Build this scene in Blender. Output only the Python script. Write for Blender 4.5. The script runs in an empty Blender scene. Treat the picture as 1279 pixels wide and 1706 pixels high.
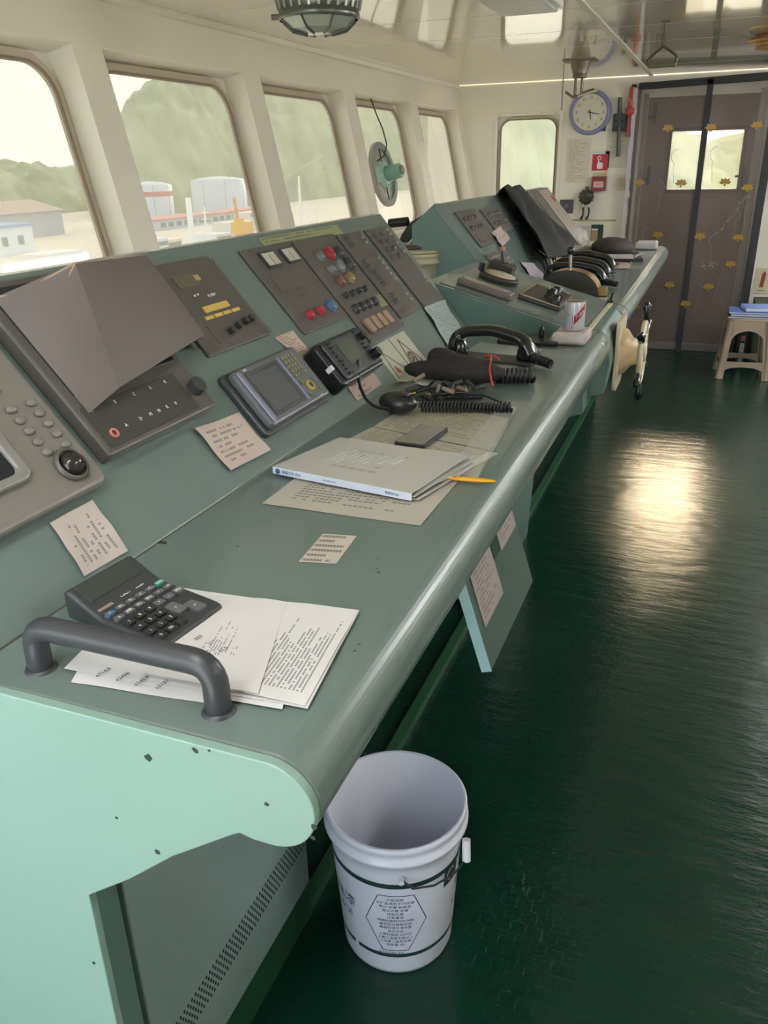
import bpy, bmesh, math, random
from mathutils import Matrix, Vector, noise
random.seed(7)
C = bpy.context.scene.collection
SC = bpy.context.scene
# ---------------------------------------------------------------- camera
CR = Vector((0.931996, 0.361882, -0.020639)); CU = Vector((-0.124168, 0.372241, 0.919793)); CF = Vector((-0.340539, 0.854680, -0.391861)); FPX = 1359.81
EYE = Vector((0, 0, 1.6))
cam = bpy.data.objects.new('camera', bpy.data.cameras.new('camera')); C.objects.link(cam)
cam.matrix_world = Matrix(((CR.x, CU.x, -CF.x, 0), (CR.y, CU.y, -CF.y, 0), (CR.z, CU.z, -CF.z, 1.6), (0, 0, 0, 1)))
cam.data.sensor_fit = 'VERTICAL'; cam.data.sensor_height = 36; cam.data.lens = FPX / 1706 * 36
cam.data.clip_start = .02; cam.data.clip_end = 2000
SC.camera = cam
# ---------------------------------------------------------------- sky, sun, exposure
SC.view_settings.view_transform = 'Standard'; SC.view_settings.look = 'None'
SC.view_settings.exposure = 1.05; SC.view_settings.gamma = 1; SC.view_settings.use_curve_mapping = False
SC.cycles.max_bounces = 10; SC.cycles.diffuse_bounces = 6; SC.cycles.transparent_max_bounces = 16
SC.cycles.caustics_reflective = False; SC.cycles.sample_clamp_indirect = 6
W = bpy.data.worlds.new('sky'); SC.world = W; W.use_nodes = True
wn = W.node_tree.nodes; wl = W.node_tree.links
bg = wn['Background']; bg.inputs['Strength'].default_value = 3.2
tc = wn.new('ShaderNodeTexCoord'); dt = wn.new('ShaderNodeVectorMath'); dt.operation = 'DOT_PRODUCT'
wl.new(tc.outputs['Generated'], dt.inputs[0]); dt.inputs[1].default_value = Vector((-.75, .6, .25)).normalized()
rp = wn.new('ShaderNodeValToRGB'); wl.new(dt.outputs['Value'], rp.inputs[0])
rp.color_ramp.elements[0].position = 0; rp.color_ramp.elements[0].color = (.76, .84, .93, 1)
rp.color_ramp.elements[1].position = 1; rp.color_ramp.elements[1].color = (1.0, .95, .79, 1)
wl.new(rp.outputs[0], bg.inputs[0])
sun = bpy.data.objects.new('sun', bpy.data.lights.new('sun', 'SUN')); C.objects.link(sun)
sun.data.energy = 3.0; sun.data.angle = .16; sun.data.color = (1, .84, .68)
sun.rotation_euler = Vector((-.025, .915, .40)).to_track_quat('Z', 'Y').to_euler()

# ---------------------------------------------------------------- helpers
def S(h):
    h = h.lstrip('#'); c = [int(h[i:i+2], 16) / 255 for i in (0, 2, 4)]
    return tuple(x / 12.92 if x <= .04045 else ((x + .055) / 1.055) ** 2.4 for x in c) + (1,)
MATS = {}
def mat(name, col='808080', rough=.5, metal=0, var=0, vscale=6, bump=0, bscale=80, spec=.5, coat=0, alpha=1, trans=0, emit=None, es=1):
    if name in MATS: return MATS[name]
    m = bpy.data.materials.new(name); m.use_nodes = True; nt = m.node_tree; b = nt.nodes['Principled BSDF']
    c = S(col); b.inputs['Base Color'].default_value = c; b.inputs['Roughness'].default_value = rough
    b.inputs['Metallic'].default_value = metal; b.inputs['Specular IOR Level'].default_value = spec
    b.inputs['Coat Weight'].default_value = coat; b.inputs['Alpha'].default_value = alpha
    b.inputs['Transmission Weight'].default_value = trans
    if emit: b.inputs['Emission Color'].default_value = S(emit); b.inputs['Emission Strength'].default_value = es
    if var or bump:
        t = nt.nodes.new('ShaderNodeTexCoord')
        if var:
            n = nt.nodes.new('ShaderNodeTexNoise'); n.inputs['Scale'].default_value = vscale; n.inputs['Detail'].default_value = 5
            nt.links.new(t.outputs['Object'], n.inputs['Vector'])
            mx = nt.nodes.new('ShaderNodeMix'); mx.data_type = 'RGBA'
            mx.inputs['A'].default_value = tuple(x * (1 - var) for x in c[:3]) + (1,)
            mx.inputs['B'].default_value = tuple(min(1, x * (1 + var)) for x in c[:3]) + (1,)
            nt.links.new(n.outputs['Fac'], mx.inputs['Factor']); nt.links.new(mx.outputs['Result'], b.inputs['Base Color'])
        if bump:
            n2 = nt.nodes.new('ShaderNodeTexNoise'); n2.inputs['Scale'].default_value = bscale; n2.inputs['Detail'].default_value = 3
            nt.links.new(t.outputs['Object'], n2.inputs['Vector'])
            bp = nt.nodes.new('ShaderNodeBump'); bp.inputs['Strength'].default_value = bump; bp.inputs['Distance'].default_value = .01
            nt.links.new(n2.outputs['Fac'], bp.inputs['Height']); nt.links.new(bp.outputs[0], b.inputs['Normal'])
    MATS[name] = m; return m
def print_mat(name, base='d8d4cc', ink='44444c', rows=20, cols=30, mu=.08, mv=.08, dens=.5, rough=.6, swap=False, coat=0):
    """paper whose UV carries lines of printed characters"""
    if name in MATS: return MATS[name]
    m = mat(name, base, rough, var=.05, vscale=9, coat=coat); nt = m.node_tree; N = nt.nodes.new; L = nt.links.new
    b = nt.nodes['Principled BSDF']; src = b.inputs['Base Color'].links[0].from_socket
    uv = N('ShaderNodeUVMap'); sp = N('ShaderNodeSeparateXYZ'); L(uv.outputs[0], sp.inputs[0])
    u, v = (sp.outputs['Y'], sp.outputs['X']) if swap else (sp.outputs['X'], sp.outputs['Y'])
    def M(op, a, bb=None, cc=None):
        n = N('ShaderNodeMath'); n.operation = op
        for i, x in enumerate((a, bb, cc)):
            if x is None: continue
            if isinstance(x, (int, float)): n.inputs[i].default_value = x
            else: L(x, n.inputs[i])
        return n.outputs[0]
    vr = M('MULTIPLY', v, rows); row = M('FLOOR', vr); fr = M('FRACT', vr)
    line = M('MULTIPLY', M('GREATER_THAN', fr, .28), M('LESS_THAN', fr, .72))
    cu = M('MULTIPLY', u, cols)
    cb = N('ShaderNodeCombineXYZ'); L(M('FLOOR', cu), cb.inputs[0]); L(M('MULTIPLY', row, 3.7), cb.inputs[1])
    wn_ = N('ShaderNodeTexWhiteNoise'); wn_.noise_dimensions = '2D'; L(cb.outputs[0], wn_.inputs['Vector'])
    ch = M('GREATER_THAN', wn_.outputs['Value'], 1 - dens - .25)
    gap = M('LESS_THAN', M('FRACT', cu), .78)
    r2 = N('ShaderNodeTexWhiteNoise'); r2.noise_dimensions = '1D'; L(row, r2.inputs['W'])
    endu = M('LESS_THAN', u, M('MULTIPLY_ADD', r2.outputs['Value'], .45, .55 - mu))
    inn = M('MULTIPLY', M('GREATER_THAN', u, mu), M('MULTIPLY', M('GREATER_THAN', v, mv), M('LESS_THAN', v, 1 - mv)))
    f = M('MULTIPLY', M('MULTIPLY', line, M('MULTIPLY', ch, gap)), M('MULTIPLY', endu, inn)); f = M('MULTIPLY', f, .8)
    mx = N('ShaderNodeMix'); mx.data_type = 'RGBA'; L(f, mx.inputs['Factor']); L(src, mx.inputs['A']); mx.inputs['B'].default_value = S(ink)
    L(mx.outputs['Result'], b.inputs['Base Color']); return m
class B:
    def __init__(s, M=None): s.v = []; s.f = []; s.uv = {}; s.M = M or Matrix(); s.sm = []
    def add(s, vs, fs, smooth=False, uvs=None):
        k = len(s.v); s.v += [s.M @ Vector(p) for p in vs]
        for i, f in enumerate(fs):
            s.f.append([k + j for j in f]); s.sm.append(smooth)
            if uvs: s.uv[len(s.f) - 1] = [uvs[j] for j in f]
        return s
    def box(s, a, b, rot=0):
        x0, y0, z0 = a; x1, y1, z1 = b
        vs = [(x, y, z) for z in (z0, z1) for y in (y0, y1) for x in (x0, x1)]
        if rot:
            c = Vector(((x0 + x1) / 2, (y0 + y1) / 2, 0)); R = Matrix.Rotation(rot, 3, 'Z')
            vs = [R @ (Vector(p) - c) + c for p in vs]
        return s.add(vs, [(0, 2, 3, 1), (4, 5, 7, 6), (0, 1, 5, 4), (2, 6, 7, 3), (0, 4, 6, 2), (1, 3, 7, 5)])
    def prism(s, pts, vec, uv=False):
        n = len(pts); v = Vector(vec); p = [Vector(q) for q in pts]
        nn = sum(((p[i] - p[0]).cross(p[(i + 1) % n] - p[0]) for i in range(1, n)), Vector())
        if nn.dot(v) > 0: p = p[::-1]
        return s.add(p + [q + v for q in p], [tuple(range(n)), tuple(range(2 * n - 1, n - 1, -1))] + [(i, i + n, (i + 1) % n + n, (i + 1) % n) for i in range(n)])
    def cyl(s, p0, p1, r0, r1=None, seg=16, caps=True, smooth=True):
        r1 = r0 if r1 is None else r1; p0 = Vector(p0); p1 = Vector(p1); d = (p1 - p0).normalized()
        a = d.orthogonal().normalized(); b = d.cross(a); vs = []
        for p, r in ((p0, r0), (p1, r1)):
            for i in range(seg):
                t = 2 * math.pi * i / seg; vs.append(p + (a * math.cos(t) + b * math.sin(t)) * r)
        s.add(vs, [(i, (i + 1) % seg, (i + 1) % seg + seg, i + seg) for i in range(seg)], smooth)
        if caps: s.add(vs, [tuple(range(seg))[::-1], tuple(range(seg, 2 * seg))])
        return s
    def tube(s, path, r, seg=8, caps=True):
        path = [Vector(p) for p in path]; n = len(path); vs = []; a = None
        for i, p in enumerate(path):
            d = (path[min(i + 1, n - 1)] - path[max(i - 1, 0)]).normalized()
            if a is None: a = d.orthogonal().normalized()
            a = (a - d * a.dot(d)).normalized(); b = d.cross(a); rr = r[i] if isinstance(r, (list, tuple)) else r
            for k in range(seg):
                t = 2 * math.pi * k / seg; vs.append(p + (a * math.cos(t) + b * math.sin(t)) * rr)
        fs = [(i * seg + k, i * seg + (k + 1) % seg, (i + 1) * seg + (k + 1) % seg, (i + 1) * seg + k) for i in range(n - 1) for k in range(seg)]
        s.add(vs, fs, True)
        if caps: s.add(vs, [tuple(range(seg))[::-1], tuple(range((n - 1) * seg, n * seg))])
        return s
    def lathe(s, prof, c=(0, 0, 0), seg=32, axis='Z', smooth=True):
        c = Vector(c); vs = []
        for r, h in prof:
            for i in range(seg):
                t = 2 * math.pi * i / seg; q = (r * math.cos(t), r * math.sin(t), h)
                if axis == 'X': q = (q[2], q[0], q[1])
                if axis == 'Y': q = (q[1], q[2], q[0])
                vs.append(c + Vector(q))
        n = len(prof)
        return s.add(vs, [(j * seg + i, j * seg + (i + 1) % seg, (j + 1) * seg + (i + 1) % seg, (j + 1) * seg + i) for j in range(n - 1) for i in range(seg)], smooth)
    def ball(s, c, r, seg=12, sc=(1, 1, 1)):
        vs = []; fs = []; c = Vector(c); n = seg // 2
        for j in range(1, n):
            for i in range(seg):
                a = math.pi * j / n; t = 2 * math.pi * i / seg
                vs.append(c + Vector((math.sin(a) * math.cos(t) * r * sc[0], math.sin(a) * math.sin(t) * r * sc[1], math.cos(a) * r * sc[2])))
        vs += [c + Vector((0, 0, r * sc[2])), c - Vector((0, 0, r * sc[2]))]; T = len(vs) - 2
        for j in range(n - 2):
            for i in range(seg): fs.append((j * seg + i, (j + 1) * seg + i, (j + 1) * seg + (i + 1) % seg, j * seg + (i + 1) % seg))
        for i in range(seg): fs.append((T, i, (i + 1) % seg)); fs.append((T + 1, (n - 2) * seg + (i + 1) % seg, (n - 2) * seg + i))
        return s.add(vs, fs, True)
    def sheet(s, q, nx=10, ny=10, wav=0, th=0, seed=0, curl=None, nrm=None):
        """bilinear sheet over the corners q (4 points, uv 00,10,11,01) with waviness along its normal"""
        q = [Vector(p) for p in q]; n = nrm or (q[1] - q[0]).cross(q[3] - q[0]).normalized()
        vs = []; uv = []
        for j in range(ny + 1):
            for i in range(nx + 1):
                u = i / nx; v = j / ny
                p = q[0] * (1 - u) * (1 - v) + q[1] * u * (1 - v) + q[2] * u * v + q[3] * (1 - u) * v
                h = wav * (noise.noise((u * 2.3 + seed, v * 2.3, seed * 1.7)) + .4)
                if curl: h += curl(u, v)
                vs.append(p + n * max(h, 0)); uv.append((u, v))
        fs = [(j * (nx + 1) + i, j * (nx + 1) + i + 1, (j + 1) * (nx + 1) + i + 1, (j + 1) * (nx + 1) + i) for j in range(ny) for i in range(nx)]
        s.add(vs, fs, True, uv)
        if th:
            s.add([p - n * th for p in vs], [f[::-1] for f in fs], True, uv)
            rim = [i for i in range(nx + 1)] + [j * (nx + 1) + nx for j in range(1, ny + 1)] + [ny * (nx + 1) + i for i in range(nx - 1, -1, -1)] + [j * (nx + 1) for j in range(ny - 1, 0, -1)]
            a = [vs[i] for i in rim]; m = len(a)
            s.add(a + [p - n * th for p in a], [(i, i + m, (i + 1) % m + m, (i + 1) % m) for i in range(m)])
        return s
    def mesh(s, name):
        me = bpy.data.meshes.new(name); me.from_pydata([tuple(p) for p in s.v], [], s.f)
        for p, sm in zip(me.polygons, s.sm): p.use_smooth = sm
        if s.uv:
            ul = me.uv_layers.new(name='UVMap')
            for p in me.polygons:
                if p.index in s.uv:
                    for k, li in enumerate(p.loop_indices): ul.data[li].uv = s.uv[p.index][k]
        me.update(); return me
    def obj(s, name, m, parent=None, bevel=0, seg=2, M=None):
        o = bpy.data.objects.new(name, s.mesh(name)); C.objects.link(o); o.data.materials.append(m)
        if parent: o.parent = parent
        if M: o.matrix_world = M
        if bevel:
            md = o.modifiers.new('bevel', 'BEVEL'); md.width = bevel; md.segments = seg; md.limit_method = 'ANGLE'; md.angle_limit = math.radians(40)
        return o
def tag(o, label=None, cat=None, group=None, kind=None):
    for k, v in (('label', label), ('category', cat), ('group', group), ('kind', kind)):
        if v: o[k] = v
    return o
def thing(name, label, cat, M=None, group=None, kind=None):
    o = bpy.data.objects.new(name, None); C.objects.link(o); o.empty_display_size = .05
    o.matrix_world = M if M is not None else Matrix(); return tag(o, label, cat, group, kind)
def copy_tree(o, parent=None):
    c = o.copy(); C.objects.link(c)
    if parent: c.parent = parent
    for ch in o.children: copy_tree(ch, c)
    return c
def frame(o, x, y, z):
    x, y, z = Vector(x), Vector(y), Vector(z)
    return Matrix(((x.x, y.x, z.x, o[0]), (x.y, y.y, z.y, o[1]), (x.z, y.z, z.z, o[2]), (0, 0, 0, 1)))
def flat(x, y, z=1.065, rot=0): return Matrix.Translation((x, y, z)) @ Matrix.Rotation(rot, 4, 'Z')
SV = Vector((-.33, 0, .38)).normalized(); SN = Vector((.38, 0, .33)).normalized(); SO = Vector((-.755, 0, 1.065))
def sl(u, v, h=0): return frame(SO + Vector((0, u, 0)) + SV * v + SN * h, (0, 1, 0), SV, SN)      # a place on the sloped console face
def wf(x, z, y=7.8): return frame((x, y, z), (1, 0, 0), (0, 0, 1), (0, -1, 0))                        # a place on the far wall
def ray(px, py): return (CR * (px - 639.5) - CU * (py - 853)) / FPX + CF
def onz(px, py, z=1.066): d = ray(px, py); return EYE + d * ((z - 1.6) / d.z)
def ons(px, py, h=0.001):
    d = ray(px, py); o = SO + SN * h; return EYE + d * (SN.dot(o - EYE) / SN.dot(d))
def text(name, s, size, m, parent, loc=(0, 0, 0), rot=0, ext=.0002, al='CENTER', sx=1, flipM=None):
    cu = bpy.data.curves.new(name, 'FONT'); cu.body = s; cu.size = size; cu.align_x = al; cu.align_y = 'CENTER'; cu.extrude = ext; cu.resolution_u = 2
    t = bpy.data.objects.new(name, cu); C.objects.link(t); dg = bpy.context.evaluated_depsgraph_get()
    me = bpy.data.meshes.new_from_object(t.evaluated_get(dg)); bpy.data.objects.remove(t); bpy.data.curves.remove(cu)
    me.transform((flipM or Matrix()) @ Matrix.Translation(loc) @ Matrix.Rotation(rot, 4, 'Z') @ Matrix.Diagonal((sx, 1, 1, 1)))
    me.materials.clear(); me.materials.append(m)
    o = bpy.data.objects.new(name, me); C.objects.link(o); o.parent = parent; return o
def rrect(x0, y0, x1, y1, r, n=6):
    out = []
    for cx, cy, a in ((x1 - r, y1 - r, 0), (x0 + r, y1 - r, 90), (x0 + r, y0 + r, 180), (x1 - r, y0 + r, 270)):
        for i in range(n + 1):
            t = math.radians(a + 90 * i / n); out.append((cx + r * math.cos(t), cy + r * math.sin(t)))
    return out
def ring(b, outer, inner, z0, z1):
    n = len(outer); vs = [(x, y, z) for z in (z0, z1) for L in (outer, inner) for x, y in L]
    o0, i0, o1, i1 = 0, n, 2 * n, 3 * n; fs = []
    for k in range(n):
        j = (k + 1) % n
        fs += [(o1 + k, o1 + j, i1 + j, i1 + k), (o0 + j, o0 + k, i0 + k, i0 + j), (o0 + k, o0 + j, o1 + j, o1 + k), (i0 + j, i0 + k, i1 + k, i1 + j)]
    return b.add(vs, fs)
def plate(b, x0, y0, x1, y1, r, z0, z1, n=5): return b.prism([(x, y, z0) for x, y in rrect(x0, y0, x1, y1, r, n)], (0, 0, z1 - z0))

# ---------------------------------------------------------------- materials
cream = mat('cream_paint', 'e8e2d2', .35, var=.05, vscale=2, bump=.05, bscale=6)
wallm = mat('far_wall_paint', 'e8e4d6', .3, var=.04, vscale=3)
reveal = mat('window_reveal_paint', 'e6e3da', .4, var=.06, vscale=4)
framem = mat('window_frame_paint', 'bdb19c', .4, var=.12, vscale=9)
gasket = mat('brown_rubber', '857663', .5)
green = mat('console_green_shaded', '667570', .27, var=.05, vscale=3, bump=.03, bscale=30, coat=.25)  # same paint as the end panel, darkened to balance the light
green_lit = mat('console_green_lit', '7f9c90', .35, var=.05, vscale=3, bump=.03, bscale=20)  # console paint again, lighter to carry the daylight on the end
teal = mat('side_green_paint', '5f7b75', .35, var=.04)
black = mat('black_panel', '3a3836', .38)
blk = mat('black_plastic', '1d1e1f', .35, bump=.04, bscale=300)
dgrey = mat('dark_grey_plastic', '35383a', .42)
grey = mat('grey_plastic', '6f7274', .45)
screen = mat('dark_screen', '24282a', .08)
white = mat('white_plastic', 'd8dae0', .35)
ink = mat('ink', '22242a', .6); whiteink = mat('white_print', 'e6e6e2', .5)
red = mat('red_plastic', 'a02a38', .35); blue = mat('blue_plastic', '46688a', .35); yellow = mat('yellow_label', 'cdb15c', .5)
chrome = mat('bright_steel', 'c8c8c4', .22, 1); brass = mat('brass', 'b59562', .3, 1)
rubber = mat('black_rubber', '26282a', .55, bump=.05, bscale=400)
ivory = mat('ivory_plastic', 'd6ccb0', .4)
paper = mat('plain_paper', 'dcdad6', .7, var=.03)
ochre = mat('yellow_ochre', 'e0a018', .3)

# ================================================================ THE ROOM
YN, YF, XB, CZ = -.75, 7.82, 1.75, 2.226
RK = .2077
RF = frame((-2.335, 0, CZ), (0, 1, 0), (math.sin(RK), 0, -math.cos(RK)), (-math.cos(RK), 0, -math.sin(RK)))
def struct(o): o['kind'] = 'structure'; return o
# floor: green deck paint, glossy over an uneven plate
fm = mat('green_floor_paint', '0a2c20', .2, var=.12, vscale=1.5, spec=.36)
nt = fm.node_tree; N = nt.nodes.new; L = nt.links.new; bs = nt.nodes['Principled BSDF']
t_ = N('ShaderNodeTexCoord'); mp = N('ShaderNodeMapping'); mp.inputs['Scale'].default_value = (1.6, 5.0, 1); L(t_.outputs['Object'], mp.inputs[0])
n1 = N('ShaderNodeTexNoise'); n1.inputs['Scale'].default_value = 2.6; n1.inputs['Detail'].default_value = 6; n1.inputs['Roughness'].default_value = .6; L(mp.outputs[0], n1.inputs['Vector'])
br = N('ShaderNodeTexBrick'); br.inputs['Scale'].default_value = 28; br.offset = .5; br.inputs['Mortar Size'].default_value = .06; br.inputs['Brick Width'].default_value = 1; br.inputs['Row Height'].default_value = 1; L(t_.outputs['Object'], br.inputs['Vector'])
br.inputs['Color1'].default_value = br.inputs['Color2'].default_value = (0, 0, 0, 1); br.inputs['Mortar'].default_value = (1, 1, 1, 1)
b1 = N('ShaderNodeBump'); b1.inputs['Strength'].default_value = .34; b1.inputs['Distance'].default_value = .02; L(n1.outputs['Fac'], b1.inputs['Height'])
b2 = N('ShaderNodeBump'); b2.inputs['Strength'].default_value = .3; b2.inputs['Distance'].default_value = .003; L(br.outputs['Fac'], b2.inputs['Height']); L(b1.outputs[0], b2.inputs['Normal']); L(b2.outputs[0], bs.inputs['Normal'])
struct(B().box((-2.4, YN, -.05), (XB, YF, 0)).obj('floor', fm))
# ceiling: glossy panels with recessed joints
cm = mat('ceiling_enamel', 'e6dfca', .09, bump=.10, bscale=2.2, spec=.8, coat=.6)
jm = mat('ceiling_joint', '5f594a', .6)
ceil = struct(B().box((-2.6, YN, CZ + .012), (XB, YF, CZ + .06)).obj('ceiling', jm))
ys = [4.28 + .685 * k for k in range(-9, 6)]; ys = [YN] + [y for y in ys if YN < y < YF] + [YF]
for a, b in zip(ys[:-1], ys[1:]):
    for x0, x1 in ((-2.45, -.685), (-.672, XB)):
        B().box((x0, a + .005, CZ), (x1, b - .005, CZ + .014)).obj('panel', cm, ceil)
struct(B().box((-.695, YN, CZ - .006), (-.662, YF, CZ)).obj('trim_1', cream, None, .002))
struct(B(RF).prism([(YN, .0, -.001), (YN, .028, -.001), (YN, .028, -.02), (YN, .012, -.03), (YN, 0, -.03)], (YF - YN, 0, 0)).obj('trim_2', cream))
# forward wall, raked, with deep window recesses
WY = [2.943 + 1.228 * k for k in range(-3, 4)]; WW = 1.06; T0, T1 = .2, 1.085
b = B(RF); b.box((YN, -.04, 0), (YF + .1, T0, .12)); b.box((YN, T1, 0), (YF + .1, 2.28, .12))
e = [YN] + [q for y in WY for q in (y, y + WW)] + [YF + .1]
for i in range(0, len(e), 2): b.box((e[i], T0, 0), (e[i + 1], T1, .12))
wall_front = struct(b.obj('wall_front', cream))
glass = bpy.data.materials.new('hazed_dim_glass'); glass.use_nodes = True; nt = glass.node_tree; nt.nodes.clear(); N = nt.nodes.new; L = nt.links.new  # pane darkened and clouded to paint in outdoor haze and hold back daylight
out = N('ShaderNodeOutputMaterial'); tr = N('ShaderNodeBsdfTransparent'); tr.inputs[0].default_value = (.2, .2, .19, 1)
gl = N('ShaderNodeBsdfGlossy'); gl.inputs['Roughness'].default_value = .03
tl = N('ShaderNodeBsdfTranslucent'); tl.inputs[0].default_value = (.24, .23, .19, 1)
no = N('ShaderNodeTexNoise'); no.inputs['Scale'].default_value = 3.0; no.inputs['Detail'].default_value = 7; tcn = N('ShaderNodeTexCoord'); L(tcn.outputs['Object'], no.inputs['Vector'])
mr = N('ShaderNodeMapRange'); mr.inputs['From Min'].default_value = .35; mr.inputs['From Max'].default_value = .7; mr.inputs['To Min'].default_value = .24; mr.inputs['To Max'].default_value = .36; L(no.outputs['Fac'], mr.inputs['Value'])
m1 = N('ShaderNodeMixShader'); L(mr.outputs[0], m1.inputs[0]); L(tr.outputs[0], m1.inputs[1]); L(tl.outputs[0], m1.inputs[2])
m2 = N('ShaderNodeMixShader'); m2.inputs[0].default_value = .07; L(m1.outputs[0], m2.inputs[1]); L(gl.outputs[0], m2.inputs[2]); L(m2.outputs[0], out.inputs[0])
glass2 = glass.copy(); glass2.name = 'lightly_hazed_glass'  # same painted haze, less darkened
for nd in glass2.node_tree.nodes:
    if nd.type == 'BSDF_TRANSPARENT': nd.inputs[0].default_value = (.34, .34, .33, 1)
glass3 = glass.copy(); glass3.name = 'door_glass'
for nd in glass3.node_tree.nodes:
    if nd.type == 'BSDF_TRANSPARENT': nd.inputs[0].default_value = (.9, .86, .76, 1)
clear = mat('clear_glass', 'ffffff', 0); clear.node_tree.nodes.clear(); _o = clear.node_tree.nodes.new('ShaderNodeOutputMaterial'); _t = clear.node_tree.nodes.new('ShaderNodeBsdfTransparent'); _t.inputs[0].default_value = (.92, .95, .93, 1); _g = clear.node_tree.nodes.new('ShaderNodeBsdfGlossy'); _g.inputs['Roughness'].default_value = .02; _m = clear.node_tree.nodes.new('ShaderNodeMixShader'); _m.inputs[0].default_value = .07
for a_, b_ in ((_t.outputs[0], _m.inputs[1]), (_g.outputs[0], _m.inputs[2]), (_m.outputs[0], _o.inputs[0])): clear.node_tree.links.new(a_, b_)
def window(n, M, x0, y0, x1, y1, d, r=.13, iw=.045, gm=None):
    """opening x0..x1 by y0..y1 in the frame M; fill plate, rounded frame, gasket and pane at depth d"""
    root = struct(thing('window_%d' % n, None, None, M)); k = 8
    def off(i, rr): return rrect(x0 + i, y0 + i, x1 - i, y1 - i, rr, k)
    o = [(min(max(x, x0), x1), min(max(y, y0), y1)) for x, y in off(0, .001)]
    ring(B(), o, off(.004, r + .03), d - .004, d + .002).obj('corner_plate', reveal, root)
    ring(B(), off(.004, r + .03), off(iw, r - .01), d - .022, d).obj('frame', framem, root, .004)
    ring(B(), off(iw - .008, r - .002), off(iw + .004, r - .014), d - .028, d - .018).obj('gasket', gasket, root)
    B().add([(x, y, d - .008) for x, y in off(iw, r - .01)], [tuple(range(4 * (k + 1)))]).obj('pane', gm or glass, root)
    return root
for i, y in enumerate(WY): window(i + 1, RF, y, T0, y + WW, T1, .12)
struct(B(RF).box((YN, T1 - .004, -.03), (YF, T1 + .02, .0)).obj('trim_3', cream, None, .004))
# far wall with a side window and the doorway
D0, D1, DZ = -.68, .17, 2.06
b = B(); yb = YF + .08
wx0, wx1, wz0, wz1 = -1.955, -1.405, 1.16, 1.965
for a, c in (((-2.6, 0), (wx0, CZ)), ((wx0, 0), (wx1, wz0)), ((wx0, wz1), (wx1, CZ)), ((wx1, 0), (D0, CZ)), ((D0, DZ), (D1, CZ)), ((D1, 0), (XB, CZ))):
    b.box((a[0], YF, a[1]), (c[0], yb, c[1]))
wall_far = struct(b.obj('wall_right', wallm))
window(8, frame((0, YF, 0), (1, 0, 0), (0, 0, -1), (0, 1, 0)), wx0, -wz1, wx1, -wz0, .06, .1, .03, glass2)
pf = B(wf(0, 0, YF)); ring(pf, rrect(wx0 - .03, wz0 - .03, wx1 + .03, wz1 + .03, .012), rrect(wx0, wz0, wx1, wz1, .01), 0, .008)
struct(pf.obj('trim_4', wallm, None, .002))
for i in range(5): tag(B().cyl((wx0 + .02 + i * .125, YF - .009, wz1 + .016), (wx0 + .02 + i * .125, YF - .012, wz1 + .016), .004).obj('screw', gasket, bpy.data.objects['trim_4']))
struct(B().box((-1.398, YF - .004, 0), (-1.39, YF, CZ)).obj('trim_5', mat('joint_grey', '8f8c80', .6)))
struct(B().box((-1.25, YF - .012, 1.10), (-.86, YF, 1.112)).obj('trim_6', mat('stained_cream', 'b9a67c', .5), None, .002))
struct(B().box((D1, YF - .015, 0), (D1 + .06, YF, DZ + .03)).obj('trim_7', mat('door_trim', '8a7d72', .4), None, .003))
struct(B().box((D0 - .03, YF - .015, 0), (D0, YF, DZ + .03)).obj('trim_8', MATS['door_trim'], None, .003))
# door leaf
brown = mat('brown_door_paint', '77625a', .35, var=.08, vscale=3)
door = struct(thing('door_1', None, None)); dy = YF + .05
lx0, lx1, lz0, lz1 = -.47, .085, 1.352, 1.80
lf = B()
for a, c in (((D0, .06), (lx0, DZ)), ((lx1, .06), (D1, DZ)), ((lx0, .06), (lx1, lz0)), ((lx0, lz1), (lx1, DZ))): lf.box((a[0], dy, a[1]), (c[0], dy + .04, c[1]))
lf.obj('leaf', brown, door)
df = B(wf(0, 0, dy)); ring(df, rrect(lx0 - .03, lz0 - .03, lx1 + .03, lz1 + .03, .01), rrect(lx0, lz0, lx1, lz1, .01), 0, .015); df.obj('window_frame', mat('dark_brown', '5c4a44', .4), door)
B().box((lx0, dy + .015, lz0), (lx1, dy + .019, lz1)).obj('pane', glass3, door)
B().box((D0, YF - .01, 0), (D1, YF + .1, .06)).obj('threshold', mat('grey_sill', '8d8d89', .4), door, .004)
for z in (.75, 1.42, 1.9): B().box((D0 + .01, dy - .03, z), (D0 + .06, dy, z + .03)).cyl((D0 + .055, dy - .03, z - .03), (D0 + .055, dy - .03, z + .12), .012).obj('dog_lever', dgrey, door)
B().box((.105, dy - .02, 1.36), (.135, dy, 1.52)).cyl((.12, dy - .05, 1.45), (.12, dy, 1.45), .01).cyl((.06, dy - .05, 1.45), (.125, dy - .05, 1.45), .009).obj('handle', dgrey, door, .002)
# remaining walls (behind and beside the camera), unseen doorway and window opened to light the room
b = B()
for a, c in (((-2.6, 0), (-2.2, CZ)), ((-2.2, 0), (-1.35, .95)), ((-2.2, 2.0), (-1.35, CZ)), ((-1.35, 0), (-1.2, CZ)), ((-1.2, 2.06), (-.25, CZ)), ((-.25, 0), (XB, CZ))): b.box((a[0], YN - .08, a[1]), (c[0], YN, c[1]))
struct(b.obj('wall_left', wallm))
window(9, frame((0, YN, 0), (1, 0, 0), (0, 0, -1), (0, -1, 0)), -2.2, -2.0, -1.35, -.95, .06, .1, .03, clear)
b = B(); b.box((XB, YN - .08, 0), (XB + .08, YF + .08, CZ))
struct(b.obj('wall_back', wallm))
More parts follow.
